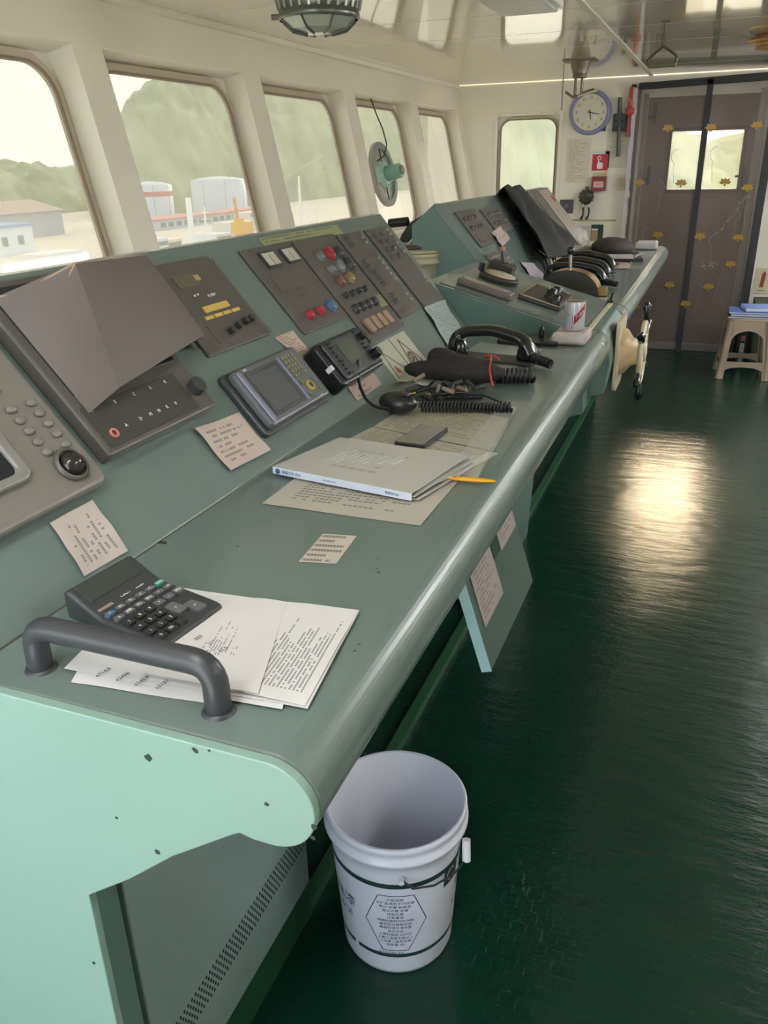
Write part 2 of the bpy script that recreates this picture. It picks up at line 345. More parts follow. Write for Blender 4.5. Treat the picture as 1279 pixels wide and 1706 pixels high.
# one switched-off ceiling lamp, then unseen fill lamps added to brighten the room
fill_e = mat('fill_tube', 'f4f2ea', .3, emit='f3f5ff', es=42); fill_w = mat('fill_tube_weak', 'f4f2ea', .3, emit='f0f4ff', es=17)
for k, (x, y) in enumerate(((-.88, 2.86), (-.55, -.66), (1.45, .6), (1.4, 3.3), (1.2, 5.6))):
    r = thing('ceiling_or_fill_lamp', ('flat switched-off fluorescent ceiling lamp at the top edge above the console', 'added fill lamp on the ceiling behind the camera', 'added fill lamp, out of view, over the open floor near the camera', 'added fill lamp, out of view, over the middle of the open floor', 'added fill lamp, out of view, over the floor near the curtained door')[k], 'lamp', flat(x, y, CZ))
    if k == 0:
        B().box((-.14, 0, -.03), (.14, 1.2, 0)).obj('housing', cream, r, .006); B().box((-.12, .02, -.045), (.12, 1.18, -.03)).obj('diffuser', mat('prismatic_diffuser', 'e8e8e4', .15, bump=.6, bscale=120), r, .006)
    else:
        B().box((-.06, 0, -.03), (.06, 1.2, 0)).obj('housing', cream, r, .006)
        for q in (-.045, .045): B().cyl((q, .03, -.075), (q, 1.17, -.075), .016, seg=12).obj('tube', fill_w if k < 3 else fill_e, r)
        for q in (.02, 1.16): B().box((-.07, q, -.1), (.07, q + .02, -.03)).obj('tube_holder', white, r, .002)

# ================================================================ THE CONSOLES
def nose_profile():
    """worktop section (x, z): crease, flat top, rounded nosing, underside"""
    p = [(-.755, 1.065), (-.352, 1.065)]
    for i in range(1, 30):
        a = math.radians(90 - 180 * i / 30); p.append((-.352 + .0535 * math.cos(a), 1.0115 + .0535 * math.sin(a)))
    return p + [(-.352, .958), (-.396, .957), (-.66, .755), (-.70, .755), (-.70, 1.03), (-.755, 1.03)]
def worktop(y0, y1, parent, nm='worktop'):
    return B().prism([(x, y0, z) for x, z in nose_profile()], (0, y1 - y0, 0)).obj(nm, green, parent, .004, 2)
def console(y0, y1, label):
    r = thing('console_desk', label, 'console', Matrix.Translation((-.9, (y0 + y1) / 2, 0))); return r
inv = {}
def into(root):
    """parent everything built in world coordinates under an Empty that stands at the thing's base"""
    for ch in root.children: ch.matrix_parent_inverse = root.matrix_world.inverted()
    bpy.context.view_layer.update()
def slope(y0, y1, parent):
    a = SO + SV * .503
    pts = [(-.755, y0, 1.065), (a.x, y0, a.z), (a.x - .03, y0, a.z), (a.x - .03, y0, a.z - .03), (-.795, y0, 1.065)]
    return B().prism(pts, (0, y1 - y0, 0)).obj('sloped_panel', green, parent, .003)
main = console(.55, 2.75, 'long green control console in the foreground, with sloped instrument face, papers and calculator on it')
worktop(.56, 2.75, main); slope(.552, 2.75, main)
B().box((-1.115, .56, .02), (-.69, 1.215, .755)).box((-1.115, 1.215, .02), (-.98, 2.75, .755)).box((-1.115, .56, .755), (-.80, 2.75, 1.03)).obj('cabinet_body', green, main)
# end panel in the lit copy of the console paint, with its rounded overhang
prof = [(x, z) for x, z in nose_profile()[1:-5]] + [(-.372, .958), (-.388, .9615), (-.396, .957), (-.48, .897), (-.55, .836), (-.618, .785), (-.622, .0), (-1.12, 0), (-1.12, 1.445), (-1.085, 1.445), (-.755, 1.066)]
B().prism([(x, .548, z) for x, z in prof], (0, .012, 0)).obj('end_panel', green_lit, main, .0015)
B().box((-1.1, .56, 0), (-.688, 1.215, .12)).box((-.72, 1.215, 0), (-.69, 2.75, .03)).obj('kick_plate', mat('kick_green', '1f4a30', .4), main)
B().box((-.69, .575, .125), (-.678, .652, .80)).obj('corner_post', teal, main, .002)
for a, c in ((.660, 1.195),): B().box((-.69, a, .125), (-.676, c, .76)).obj('access_panel', mat('access_grey', '7f9490', .3), main, .003)
hole = mat('hole_black', '16211c', .7)
hb = B()
for j in range(6):
    for i in range(44):
        y = .70 + i * .0112 + (j % 2) * .0056; z = .243 + j * .0105
        hb.prism([(-.6755, y + .0026 * math.cos(k * 1.047), z + .0042 * math.sin(k * 1.047)) for k in range(6)], (-.0015, 0, 0))
tag(hb.obj('vent_holes', hole, main), kind='stuff')
# chips and marks of worn paint
def mark(x, y, r, sx=1.6, axis='Z', parent=None, z=1.0652):
    n = 9; pts = []
    for k in range(n):
        t = 2 * math.pi * k / n; rr = r * random.uniform(.6, 1.15)
        pts.append((x + rr * sx * math.cos(t), y + rr * math.sin(t), z) if axis == 'Z' else (x + rr * sx * math.cos(t), .5478, y + rr * math.sin(t)))
    B().prism(pts, (0, 0, .0003) if axis == 'Z' else (0, -.0004, 0)).obj('paint_chip', mat('dark_chip', '26302c', .6), parent)
for x, z, r in ((-.491, 1.031, .006), (-.430, 1.058, .004), (-.413, 1.062, .002), (-.352, 1.012, .003), (-.30, 1.0, .004), (-.302, .985, .003), (-.50, .897, .004), (-.55, .93, .002), (-.635, .66, .003)): mark(x, z, r, 1, 'Y', main)
for x, y, r in ((-.748, .944, .006), (-.63, .97, .002), (-.40, .97, .002), (-.393, .96, .002), (-.345, .76, .002), (-.345, .775, .002), (-.40, .66, .0015), (-.41, 1.0, .002)): mark(x, y, r, 2 if r > .004 else 1.2, 'Z', main)
# hanging access flap with two notices
FN = Vector((math.cos(.3), 0, math.sin(.3))); FD = Vector((math.sin(.3), 0, -math.cos(.3)))
FM = frame((-.379, 1.29, .958), (0, 1, 0), -FD, FN)
into(main)
flap = thing('hanging_flap', 'green access flap swung out under the console edge, carrying two paper notices', 'panel', FM)
B().box((0, -.262, -.018), (.385, -.004, 0)).obj('flap_plate', mat('flap_green', '4a5c56', .4), flap, .001)
B().box((-.002, -.262, -.019), (0, -.004, .001)).obj('edge_strip', mat('flap_edge_lit', 'a5cdd4', .35), flap)  # edge face coloured pale blue for the daylight it reflects
for q, nm in (((.03, -.185, .175, -.03), 1), ((.235, -.115, .37, .02), 2)):
    x0, y0, x1, y1 = q
    tag(B().sheet([(x0, y0, .001), (x1, y0, .001), (x1, y1, .001), (x0, y1, .001)], 4, 4, .001, .0004).obj('notice_sheet', print_mat('flap_notice_print', '9c9290', '6a6266', 16, 20), flap), 'paper notice')
B().box((.178, -.11, 0), (.232, -.03, .002)).obj('dark_label', mat('dark_green_label', '15382c', .5), flap)

# steering console between the two desks
st = thing('steering_console', 'low green steering console with a sloping top between the two long desks', 'console', Matrix.Translation((-.6, 3.1, 0)))
SZ = lambda x: 1.067 + .288 * (-.372 - x)
B().prism([(-.918, 2.752, 0), (-.918, 2.752, SZ(-.918)), (-.372, 2.752, SZ(-.372)), (-.36, 2.752, .80), (-.62, 2.752, .72), (-.66, 2.752, 0)], (0, .70, 0)).obj('housing', teal, st, .004)
TF = frame((-.372, 2.752, SZ(-.372)), (0, 1, 0), Vector((-1, 0, .288)).normalized(), Vector((.288, 0, 1)).normalized())
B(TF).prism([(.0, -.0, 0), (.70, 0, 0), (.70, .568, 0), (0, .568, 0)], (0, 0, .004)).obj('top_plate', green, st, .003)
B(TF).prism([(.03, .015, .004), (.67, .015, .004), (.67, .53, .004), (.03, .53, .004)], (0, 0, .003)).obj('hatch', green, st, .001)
o = B(TF); ring(o, rrect(.026, .011, .674, .534, .005), rrect(.03, .015, .67, .53, .004), .004, .0046); o.obj('hatch_joint', mat('joint_dark', '4a4c44', .7), st)
npf = [(-.372, 1.066)] + nose_profile()[1:-5] + [(-.372, .958)]
for y in (2.752, 3.33): B().prism([(x, y, z) for x, z in npf], (0, .12, 0)).obj('nosing', green, st, .003)
B().prism([(-.372, 2.87, 1.066), (-.335, 2.87, 1.066), (-.31, 2.87, 1.04), (-.295, 2.87, .95), (-.31, 2.87, .84), (-.372, 2.87, .82)], (0, .46, 0)).obj('wheel_mount', teal, st, .01, 3)
B().box((-.378, 2.80, 1.068), (-.362, 3.42, 1.074)).obj('front_lip', ivory, st, .001)
into(st)
# far console
far = console(3.45, 5.95, 'far green console desk with phones on it, ending before the curtained door')
worktop(3.455, 5.93, far); slope(3.45, 5.54, far)
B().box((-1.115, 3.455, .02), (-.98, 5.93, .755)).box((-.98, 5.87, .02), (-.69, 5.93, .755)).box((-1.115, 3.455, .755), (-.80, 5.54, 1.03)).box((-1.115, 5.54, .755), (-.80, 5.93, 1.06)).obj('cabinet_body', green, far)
ep = [(-.755, 1.066), (-1.085, 1.445), (-1.12, 1.445), (-1.22, 1.36), (-1.22, .9), (-.755, .9)]
for y in (3.455, 5.54): B().prism([(x, y, z) for x, z in ep], (0, .01, 0)).obj('side_panel', teal, far, .001)
B().box((-.72, 3.455, 0), (-.69, 5.93, .03)).obj('kick_plate', MATS['kick_green'], far)
into(far)
tag(B().box((-2.0, .6, .86), (-1.26, 7.6, .885)).obj('window_shelf', cream, None, .004), 'cream shelf running under the front windows behind the consoles', 'shelf')

# ================================================================ INSTRUMENTS ON THE SLOPED FACE
veiled = mat('veiled_black_face', '56514d', .4, var=.08, vscale=12)  # black lightened in colour to stand for lens veil
veiled_edge = mat('veiled_black_edge', '5a5652', .4)  # same veil put into the edge and trim colour
def panel(nm, label, u0, v0, u1, v1, m=None, h=.006, cat='control panel', group=None, edge=True):
    r = thing(nm, label, cat, sl(u0, v0, .0005), group); w, hh = u1 - u0, v1 - v0
    plate(B(), 0, 0, w, hh, .004, 0, h).obj('face_plate', m or veiled, r, .0015)
    sc = B().cyl((0, 0, 0), (0, 0, .002), .0035, seg=8).mesh('screw')
    sc.materials.append(chrome)
    for x in (.008, w - .008):
        for y in (.008, hh - .008):
            o = bpy.data.objects.new('screw', sc); C.objects.link(o); o.parent = r; o.location = (x, y, h)
    return r, w, hh
def inst(nm, me, m, parent, pts, z):
    if not me.materials: me.materials.append(m)
    for p in pts:
        o = bpy.data.objects.new(nm, me); C.objects.link(o); o.parent = parent; o.location = (p[0], p[1], z)
# radar display at the far left
rd = thing('radar_display', 'large grey radar display with a dark screen and a trackball, leftmost on the sloped face', 'display', sl(.43, .118, .0005))
plate(B(), 0, 0, .50, .345, .02, 0, .022).obj('housing', mat('radar_veil_grey', '76716b', .4), rd, .008, 3)  # housing grey raised to paint in the veiling glare
b = B(); ring(b, rrect(.015, .05, .385, .33, .02), rrect(.03, .065, .365, .315, .012), .022, .032); b.obj('screen_bezel', mat('radar_bezel', '7d7a76', .35), rd, .005, 3)
B().box((.03, .065, .02), (.365, .315, .026)).obj('screen', screen, rd)
keym = B().ball((0, 0, 0), .0085, 12, (1.2, .8, .5)).mesh('key')
inst('key', keym, mat('key_grey', '77736e', .35), rd, [(.433, .155 - .0195 * i + .0) for i in range(5)] + [(.472, .155 - .0195 * i) for i in range(5)] + [(.433, .19 + .02 * i) for i in range(3)], .024)
B().lathe([(.026, .022), (.028, .027), (.022, .03)], (.452, .045, 0), 24).obj('trackball_ring', veiled_edge, rd); B().ball((.452, .045, .024), .019, 16).obj('trackball', mat('trackball', '2a2422', .12), rd)
# hooded radar
hr = thing('hooded_radar', 'black radar unit with a folded black card hood standing over its screen', 'display', sl(.955, .148, .0005))
plate(B(), 0, 0, .305, .33, .006, 0, .028).obj('housing', veiled, hr, .004)
B().box((.02, .11, .027), (.285, .315, .031)).obj('screen', screen, hr)
plate(B(), .012, .01, .255, .088, .004, .028, .030).obj('key_panel', mat('key_panel', '3d3a38', .45), hr)
for x, s in zip((.03, .085, .135, .18, .222), 'FBCLK'): text('key_mark', s, .009, whiteink, hr, (x, .077, .0302))
for x, s in zip((.06, .098, .125, .148, .172, .197), 'ADMNK0'): text('key_mark', s, .009, whiteink, hr, (x + .01, .034, .0302))
b = B(); ring(b, [(.035 + .0085 * math.cos(t * .524), .03 + .0085 * math.sin(t * .524)) for t in range(12)], [(.035 + .005 * math.cos(t * .524), .03 + .005 * math.sin(t * .524)) for t in range(12)], .03, .033); b.obj('power_ring', mat('salmon_ring', 'c07a68', .4), hr)
B().cyl((.280, .045, .02), (.280, .045, .045), .016).obj('gain_knob', dgrey, hr, .002)
card = mat('veiled_black_card', '625955', .6, var=.06, vscale=7, bump=.05, bscale=60)  # card is black, its colour lifted for veiling glare
TL, TR, BR_, BL = (.125, .282, .115), (.375, .305, .07), (.388, .127, .05), (.085, .087, .055)
Q, P_, R_, RB = (.02, .300, .03), (.02, .075, .031), (.355, .33, .0), (.385, .135, .0)
for nm, q in (('hood_front', (BL, BR_, TR, TL)), ('hood_side', (P_, BL, TL, Q)), ('hood_side', (BR_, RB, R_, TR)), ('hood_top', (TL, TR, R_, Q))):
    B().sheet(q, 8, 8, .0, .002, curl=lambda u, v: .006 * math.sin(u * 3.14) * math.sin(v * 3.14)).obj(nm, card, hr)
ce = mat('card_edge', 'a08a78', .7)
B().tube([Q, (.05, .288, .05), (.09, .284, .085), TL], .0022, 6).tube([(.035, .27, .04), (.07, .262, .062), (.1, .262, .09), TL], .0016, 6).tube([TL, TR], .0014, 6).obj('card_edge', ce, hr)
B().add([(.335, .125, .053), (.41, .122, .002), (.395, .155, .004)], [(0, 1, 2)]).obj('paper_corner', paper, hr)
# alarm panel with yellow labels
r, w, h = panel('alarm_panel', 'black panel with yellow lettered strips between the hooded radar and the switch panels', 1.375, .247, 1.63, .467)
plate(B(), .07, .155, .15, .185, .002, .006, .008).obj('lcd_window', mat('olive_lcd', '5f5a48', .3), r)
B().box((.14, .165, .006), (.158, .178, .009)).obj('badge', mat('badge_gold', 'a59468', .4), r)
plate(B(), .09, .089, .185, .104, .002, .006, .0085).obj('yellow_strip', yellow, r)
for i in range(4): B().box((.075 + i * .035, .074, .006), (.105 + i * .035, .082, .0075)).obj('yellow_tag', yellow, r)
inst('led', B().ball((0, 0, 0), .0028, 8).mesh('led'), whiteink, r, [(.098, .133), (.11, .134)], .007)
text('panel_print', 'ALARM', .01, whiteink, r, (.155, .126, .0062))
kb = B().cyl((0, 0, 0), (0, 0, .012), .008, seg=12).mesh('knob'); inst('knob', kb, dgrey, r, [(.12, .035), (.155, .04), (.19, .045), (.215, .047)], .006)
b = B(); ring(b, rrect(.06, .015, .235, .066, .003), rrect(.062, .017, .233, .064, .002), .006, .0068); b.obj('outline', veiled_edge, r)
# four switch panels
btn = B().cyl((0, 0, 0), (0, 0, .008), .0115, .010, seg=16); btn = btn.mesh('push_button')
def buttons(r, pts, m, z=.006, me=None, nm='push_button', rr=.0115):
    me = B().lathe([(rr * 1.25, 0), (rr * 1.25, .003), (rr, .004), (rr, .011), (rr * .7, .013), (0, .013)], seg=16).mesh(nm); inst(nm, me, m, r, pts, z)
r, w, h = panel('switch_panel', 'black switch panel with two meters on top and two red and one blue button below', 1.757, .214, 2.012, .464, group='switch panels')
for x in (.065, .17):
    q = thing('meter', None, None); q.parent = r; q.location = (x, .188, .006)
    o = plate(B(), -.002, -.003, .066, .043, .003, 0, .006).obj('meter', dgrey, r, .001); o.location = (x, .188, .006); bpy.data.objects.remove(q)
    B().box((.002, .002, .0055), (.062, .038, .0065)).obj('dial', mat('dial_white', 'b9b6a8', .4), o); B().box((.03, .004, .0062), (.0315, .03, .007)).obj('needle', ink, o)
plate(B(), .04, .118, .225, .172, .002, .006, .0072).obj('blank_plate', veiled_edge, r)
text('panel_print', '10 20 30', .014, veiled_edge, r, (.12, .095, .0062))
buttons(r, [(.075, .04), (.135, .04)], red); buttons(r, [(.205, .043)], blue, rr=.015)
r, w, h = panel('switch_panel', 'black switch panel with a red mushroom button, round knobs and four beige breakers', 2.024, .124, 2.285, .462, group='switch panels')
buttons(r, [(.145, .276)], red, rr=.017); buttons(r, [(.08, .274), (.085, .228)], grey, rr=.012); buttons(r, [(.21, .274), (.215, .232)], dgrey, rr=.018); buttons(r, [(.145, .232)], grey, rr=.017)
buttons(r, [(.085, .19)], mat('dull_red_button', '6e4a44', .4), rr=.015); buttons(r, [(.15, .19)], mat('amber_lens', '8b7a4e', .35), rr=.015)
buttons(r, [(.05 + .045 * i, .145) for i in range(4)], dgrey, rr=.008); buttons(r, [(.05 + .045 * i, .1) for i in range(4)], dgrey, rr=.012)
for i in range(4): plate(B(), .03 + i * .045, .02, .06 + i * .045, .062, .004, .006, .018).obj('breaker', mat('breaker_beige', '9a7f6c', .4), r, .002)
B().box((.20, .075, .006), (.25, .115, .009)).obj('olive_tag', mat('olive_tag', '7a7a52', .5), r)
r, w, h = panel('switch_panel', 'narrow black switch panel with a column of white tags down its right edge', 2.300, .147, 2.475, .454, group='switch panels')
sw = B().box((-.004, -.004, 0), (.004, .004, .004)).mesh('tag')
inst('tag', sw, mat('tag_grey', 'aaa69c', .5), r, [(.155, .28 - .02 * i) for i in (0, 1, 4, 5, 6, 7, 8, 11, 12)], .006)
buttons(r, [(.045, .285 - .021 * i) for i in (0, 1, 4, 5, 6, 7, 8, 10, 11)], veiled_edge, rr=.006)
r, w, h = panel('switch_panel', 'rightmost narrow black switch panel near the end of the sloped face', 2.515, .145, 2.70, .452, group='switch panels')
inst('tag', sw, None, r, [(.165, .29 - .018 * i) for i in (0, 1, 3, 4, 5, 11, 12)], .006); buttons(r, [(.045 + .05 * j, .28 - .03 * i) for i in range(4) for j in range(2)], veiled_edge, rr=.007)
# tape label strip on the top
tag(B(sl(1.89, .458, .0006)).sheet([(0, .003, 0), (.478, 0, 0), (.478, .033, 0), (0, .033, 0)], 10, 2, .0006, .0003).obj('tape_label', print_mat('tape_print', '8a8e68', '55584a', 3, 40, .03, .05, .5), None), 'long yellowish tape label stuck above the switch panels', 'label')
# satellite navigator
gp = thing('satellite_navigator', 'grey satellite navigator with a square screen and green and yellow keys', 'display', sl(1.345, .050, .001))
plate(B(), 0, 0, .30, .150, .012, 0, .014).obj('mounting_frame', mat('nav_dark', '3f4243', .4), gp, .004)
plate(B(), .01, .008, .275, .142, .01, .014, .034).obj('housing', mat('nav_grey', '5f6266', .35), gp, .006, 3)
B().box((.018, .014, .033), (.032, .136, .037)).obj('edge_bar', mat('nav_lilac', '83839a', .25), gp, .003)
b = B(); ring(b, rrect(.042, .022, .172, .128, .004), rrect(.05, .030, .162, .120, .002), .034, .037); b.obj('screen_bezel', mat('nav_dark', '3f4243'), gp, .001)
B().box((.05, .030, .030), (.162, .120, .0345)).obj('screen', mat('nav_screen', '5a5d60', .12), gp)
B().box((.176, .02, .033), (.184, .132, .037)).obj('divider', mat('nav_lilac', '83839a'), gp, .001)
kp = B().box((-.0045, -.0035, 0), (.0045, .0035, .003)).mesh('key')
inst('key', kp, mat('nav_key', '7d7c5c', .5), gp, [(.198 + .014 * i, .124 - .0115 * j) for i in range(4) for j in range(5)], .034)
B().lathe([(.013, 0), (.013, .003), (.007, .004), (.007, .003)], (.222, .045, .034), 12).obj('cursor_pad', mat('nav_yellow', 'b09c48', .5), gp)
inst('key', B().box((-.005, -.004, 0), (.005, .004, .003)).mesh('key'), mat('nav_key_green', '5c7a58', .5), gp, [(.2, .028), (.25, .03), (.25, .055), (.2, .06)], .034)
text('badge_print', 'GPS', .008, whiteink, gp, (.045, .134, .0345), al='LEFT')
text('badge_print', 'NAV', .007, whiteink, gp, (.235, .014, .0345))
tag(B(sl(0, 0, .0008)).sheet([(1.668, .146, 0), (1.728, .150, 0), (1.727, .236, 0), (1.637, .236, 0)], 6, 8, .002, .0004).obj('note_slip', print_mat('slip_print', 'b5a294', '6a5a52', 14, 18, .05, .03, .6), None), 'beige printed slip taped above the satellite navigator keys', 'paper')
tag(B(sl(0, 0, .001)).sheet([(1.655, .078, 0), (1.727, .080, 0), (1.733, .138, 0), (1.652, .137, 0)], 6, 6, .001, .0004).obj('note_slip', print_mat('slip_print_b', 'bcb6b0', '55555a', 5, 12, .08, .08, .5), None), 'white square slip with large characters beside the satellite navigator', 'paper')
# VHF radio
vh = thing('vhf_radio', 'black ribbed radio set with a small display, left of the warning triangles', 'radio', sl(1.675, .052, .001))
plate(B(), 0, 0, .25, .118, .012, 0, .045).obj('housing', blk, vh, .006, 3)
plate(B(), .018, .01, .232, .11, .008, .045, .052).obj('front', dgrey, vh, .003)
B().box((.075, .035, .051), (.165, .095, .054)).obj('display', mat('radio_lcd', '525a4e', .15), vh)
rb = B().box((-.008, -.003, 0), (.008, .003, .006)).mesh('rib')
inst('rib', rb, blk, vh, [(.045, .02 + .012 * i) for i in range(8)] + [(.198, .02 + .012 * i) for i in range(8)], .051)
B().cyl((.212, .03, .05), (.212, .03, .07), .013).obj('knob', blk, vh, .002); B().cyl((.212, .085, .05), (.212, .085, .066), .01).obj('knob', blk, vh, .002)
B().box((-.004, .045, .03), (.006, .058, .048)).obj('white_clip', white, vh, .001)
tag(B(sl(0, 0, .0008)).sheet([(1.758, .014, 0), (1.923, .016, 0), (1.927, .062, 0), (1.762, .058, 0)], 6, 4, .002, .0004).obj('note_slip', print_mat('pink_print', 'b09c90', '7a5a5a', 3, 9, .1, .1, .3), None), 'pinkish slip below the radio set behind the microphone lead', 'paper')
# warning triangles
wp = mat('warning_card', 'b4b7a4', .35, var=.04); dr = mat('dark_red_line', '5c2f30', .5); wr = mat('warning_red', 'a0453c', .5)
for k, (u0, lab) in enumerate(((2.012, 'left warning card with a thin triangle around a red pointing shape'), (2.14, 'right warning card with a bold triangle around an arrow in a ring'))):
    c = thing('warning_card', lab, 'sign', sl(u0, -.012, .0012), 'warning cards under the switch panels')
    B().sheet([(0, 0, 0), (.122, 0, 0), (.122, .124, 0), (0, .124, 0)], 4, 8, 0, .0006).obj('card', wp, c)
    z = .0012; t = .003 if k == 0 else .006; A = [(.03, .102), (.018, .016), (.1, .02)] if k == 0 else [(.045, .112), (.012, .018), (.1, .022)]
    cx = sum(a[0] for a in A) / 3; cy = sum(a[1] for a in A) / 3; I = [(a[0] + (cx - a[0]) * t * 18, a[1] + (cy - a[1]) * t * 18) for a in A]
    b = B(); ring(b, A, I, z - .001, z); b.obj('triangle', dr, c)
    if k == 0: B().prism([(.042, .05, z - .001), (.036, .03, z - .001), (.062, .022, z - .001), (.056, .036, z - .001)], (0, 0, .001)).obj('red_shape', wr, c)
    else:
        b = B(); ring(b, [(.052 + .021 * math.cos(a * .4), .042 + .023 * math.sin(a * .4)) for a in range(16)][::1], [(.052 + .015 * math.cos(a * .4), .042 + .017 * math.sin(a * .4)) for a in range(16)], z - .001, z); b.obj('ring', dr, c)
        B().prism([(.046, .03, z - .001), (.06, .04, z - .001), (.05, .062, z - .001)], (0, 0, .001)).obj('arrow', dr, c)
tag(B().sheet([onz(650, 642), onz(700, 632), onz(738, 604), onz(716, 606)], 6, 4, .008, .0006).obj('folded_card_flap', wp, None), 'pale folded card flap lying at the foot of the warning cards', 'paper')
tag(B().sheet([onz(690, 640, 1.068), onz(712, 643, 1.068), onz(728, 630, 1.068), onz(700, 632, 1.068)], 4, 3, .004, .0006).obj('white_card', paper, None), 'small white card on the folded flap below the warning cards', 'paper')
tag(B().sheet([ons(745, 577, .003), ons(778, 570, .003), ons(740, 500, .003), ons(705, 513, .003)], 8, 8, .008, .0004).obj('notice_sheet', print_mat('faint_print', '93a09c', '788482', 16, 12, .1, .05, .4), None), 'curled grey printed sheet at the right end of the sloped face', 'paper')
# two torn notes stuck at the crease
tag(B().sheet([ons(140, 960, .002), ons(213, 918, .002), ons(152, 835, .002), ons(82, 872, .002)], 12, 12, .006, .0005, 2).obj('torn_note', print_mat('hand_print', 'b3a9a0', '6a646a', 9, 22, .12, .12, .5, .6, True), None), 'torn handwritten note stuck at the crease above the calculator', 'paper')
tag(B().sheet([ons(382, 786, .002), ons(448, 752, .002), ons(397, 688, .002), ons(322, 716, .002)], 12, 12, .006, .0005, 5).obj('torn_note', print_mat('hand_print_b', 'b9aaa0', '6c6268', 9, 26, .1, .1, .5), None), 'torn beige note stuck below the satellite navigator', 'paper')

# ================================================================ THINGS ON THE WORKTOP
# grab rail
gr = thing('grab_rail', 'black bent grab rail fixed at the near end of the console', 'handle', flat(-.56, .604))
def bend(p, r=.028, n=6):
    out = [Vector(p[0])]
    for i in range(1, len(p) - 1):
        a, b_, c = (Vector(q) for q in p[i - 1:i + 2]); d1 = (a - b_).normalized(); d2 = (c - b_).normalized()
        for k in range(n + 1):
            t = k / n; out.append((b_ + d1 * r) * (1 - t) ** 2 + b_ * 2 * t * (1 - t) + (b_ + d2 * r) * t * t)
    return out + [Vector(p[-1])]
B().tube(bend([(-.117, 0, 0), (-.117, 0, .058), (.124, 0, .058), (.124, 0, 0)]), .0145, 16).obj('bar', mat('rail_black', '35373a', .38), gr)
for x in (-.117, .124): B().lathe([(.019, 0), (.0175, .003), (.015, .004)], (x, 0, 0), 16).obj('collar', mat('rail_black', '35373a'), gr)
# paper stack under the calculator
pt = print_mat('dense_print', 'cfccca', '4c4c52', 40, 60, .10, .05, .6, .65, True)
hand = print_mat('pencil_print', 'd3d1d2', '6c6c74', 13, 26, .3, .12, .3, .65, True)
def quadpx(pp, z): return [onz(x, y, z) for x, y in pp]
for k, (q, z, m, lab) in enumerate((
    (((118, 1137), (345, 1172), (420, 1008), (205, 985)), 1.066, hand, 'lowest loose sheet of the stack, sticking out left past the grab rail'),
    (((107, 1115), (470, 1183), (520, 1010), (250, 972)), 1.0672, hand, 'wide handwritten sheet under the calculator and the grab rail'),
    (((230, 1130), (512, 1181), (599, 1018), (385, 996)), 1.0684, pt, 'printed sheet at the bottom right of the stack under the calculator'),
    (((245, 1125), (508, 1176), (597, 1017), (380, 993)), 1.0700, pt, 'densely printed page second from the top of the stack by the grab rail'),
    (((240, 1122), (430, 1158), (478, 1003), (350, 992)), 1.0718, print_mat('half_print', 'cdc9c8', '55555c', 34, 60, .3, .32, .5, .65, True), 'half blank page on top of the stack, partly under the calculator'))):
    tag(B().sheet([Vector(p) for p in quadpx(q, z)], 14, 12, .0012 + .0004 * k, .0003, k).obj('paper_sheet', m, None), lab, 'paper', 'loose papers under the calculator')
penc = mat('pencil', '5a5a66', .7)
base = [o for o in bpy.data.objects if o.get('group') == 'loose papers under the calculator']
for px, py, z, k, t_ in ((172, 1120, 1.0700, 1, '6714.3'), (204, 1127, 1.0700, 1, '62436'), (236, 1134, 1.0700, 1, '6243.9'), (270, 1140, 1.0700, 1, '63137'), (330, 1062, 1.0752, 4, '533'), (352, 1070, 1.0752, 4, '111'), (372, 1082, 1.0752, 4, '12.5')):
    text('pencil_mark', t_, .0075, penc, sorted(base, key=lambda o: o.name)[k], flipM=Matrix.Translation(onz(px, py, z)) @ Matrix.Rotation(math.radians(80), 4, 'Z'))
# calculator
CA = Vector((-.631, .742, 0)); 
ax = Vector((.1, .98, 0)).normalized()
ca = thing('calculator', 'black desk calculator with a green key, lying on papers behind the grab rail', 'calculator', flat(-.628, .739, 1.0722) @ Matrix.Rotation(math.radians(84), 4, 'Z') @ Matrix.Rotation(math.radians(4), 4, 'X') @ Matrix.Scale(.93, 4))
# local x = width (left to right of the keys), y = towards the display
Wd, Ht = .062, .086
sec = [(-Ht, .0), (-Ht, .012), (-Ht + .01, .015), (.022, .02), (.04, .027), (Ht - .008, .045), (Ht, .040), (Ht - .004, 0)]
B().prism([(-Wd, y, z) for y, z in sec], (2 * Wd, 0, 0)).obj('body', dgrey, ca, .006, 3)
KZ = lambda y: .015 + (y + Ht - .01) * .005 / (.022 + Ht - .01)
tilt = frame((0, .04, .027), (1, 0, 0), Vector((0, Ht - .048, .018)).normalized(), Vector((0, -.018, Ht - .048)).normalized())
B(tilt).box((-.05, .008, 0), (.05, .040, .0012)).obj('display', mat('calc_lcd', '3b403c', .15), ca, .001)
B().box((-.054, .028, .0225), (-.028, .036, .0245)).obj('solar_cell', mat('solar', '8b7f74', .3), ca)
text('maker_print', 'CALC', .007, whiteink, ca, (-.002, .033, .0245)); text('maker_print', '12 DIGITS', .0035, whiteink, ca, (.025, .031, .0242))
kmesh = {}
def key(x, y, w, h, m, ch, inkm=whiteink):
    k = (round(w, 4), round(h, 4), m.name)
    if k not in kmesh: me = plate(B(), -w / 2, -h / 2, w / 2, h / 2, .003, 0, .0045).mesh('key'); me.materials.append(m); kmesh[k] = me
    o = bpy.data.objects.new('key', kmesh[k]); C.objects.link(o); o.parent = ca; o.location = (x, y, KZ(y) - .0005)
    t = text('key_legend', ch, .0075, inkm, o, (0, 0, .0046), 0, .0001)
kd = mat('calc_key_dark', '2a2b2d', .4); kg = mat('calc_key_grey', '5b5d5e', .4); kt = mat('calc_key_green', '3f8a78', .4); kb_ = mat('calc_key_blue', '4e6c80', .4)
xs = [-.048 + .0192 * i for i in range(6)]
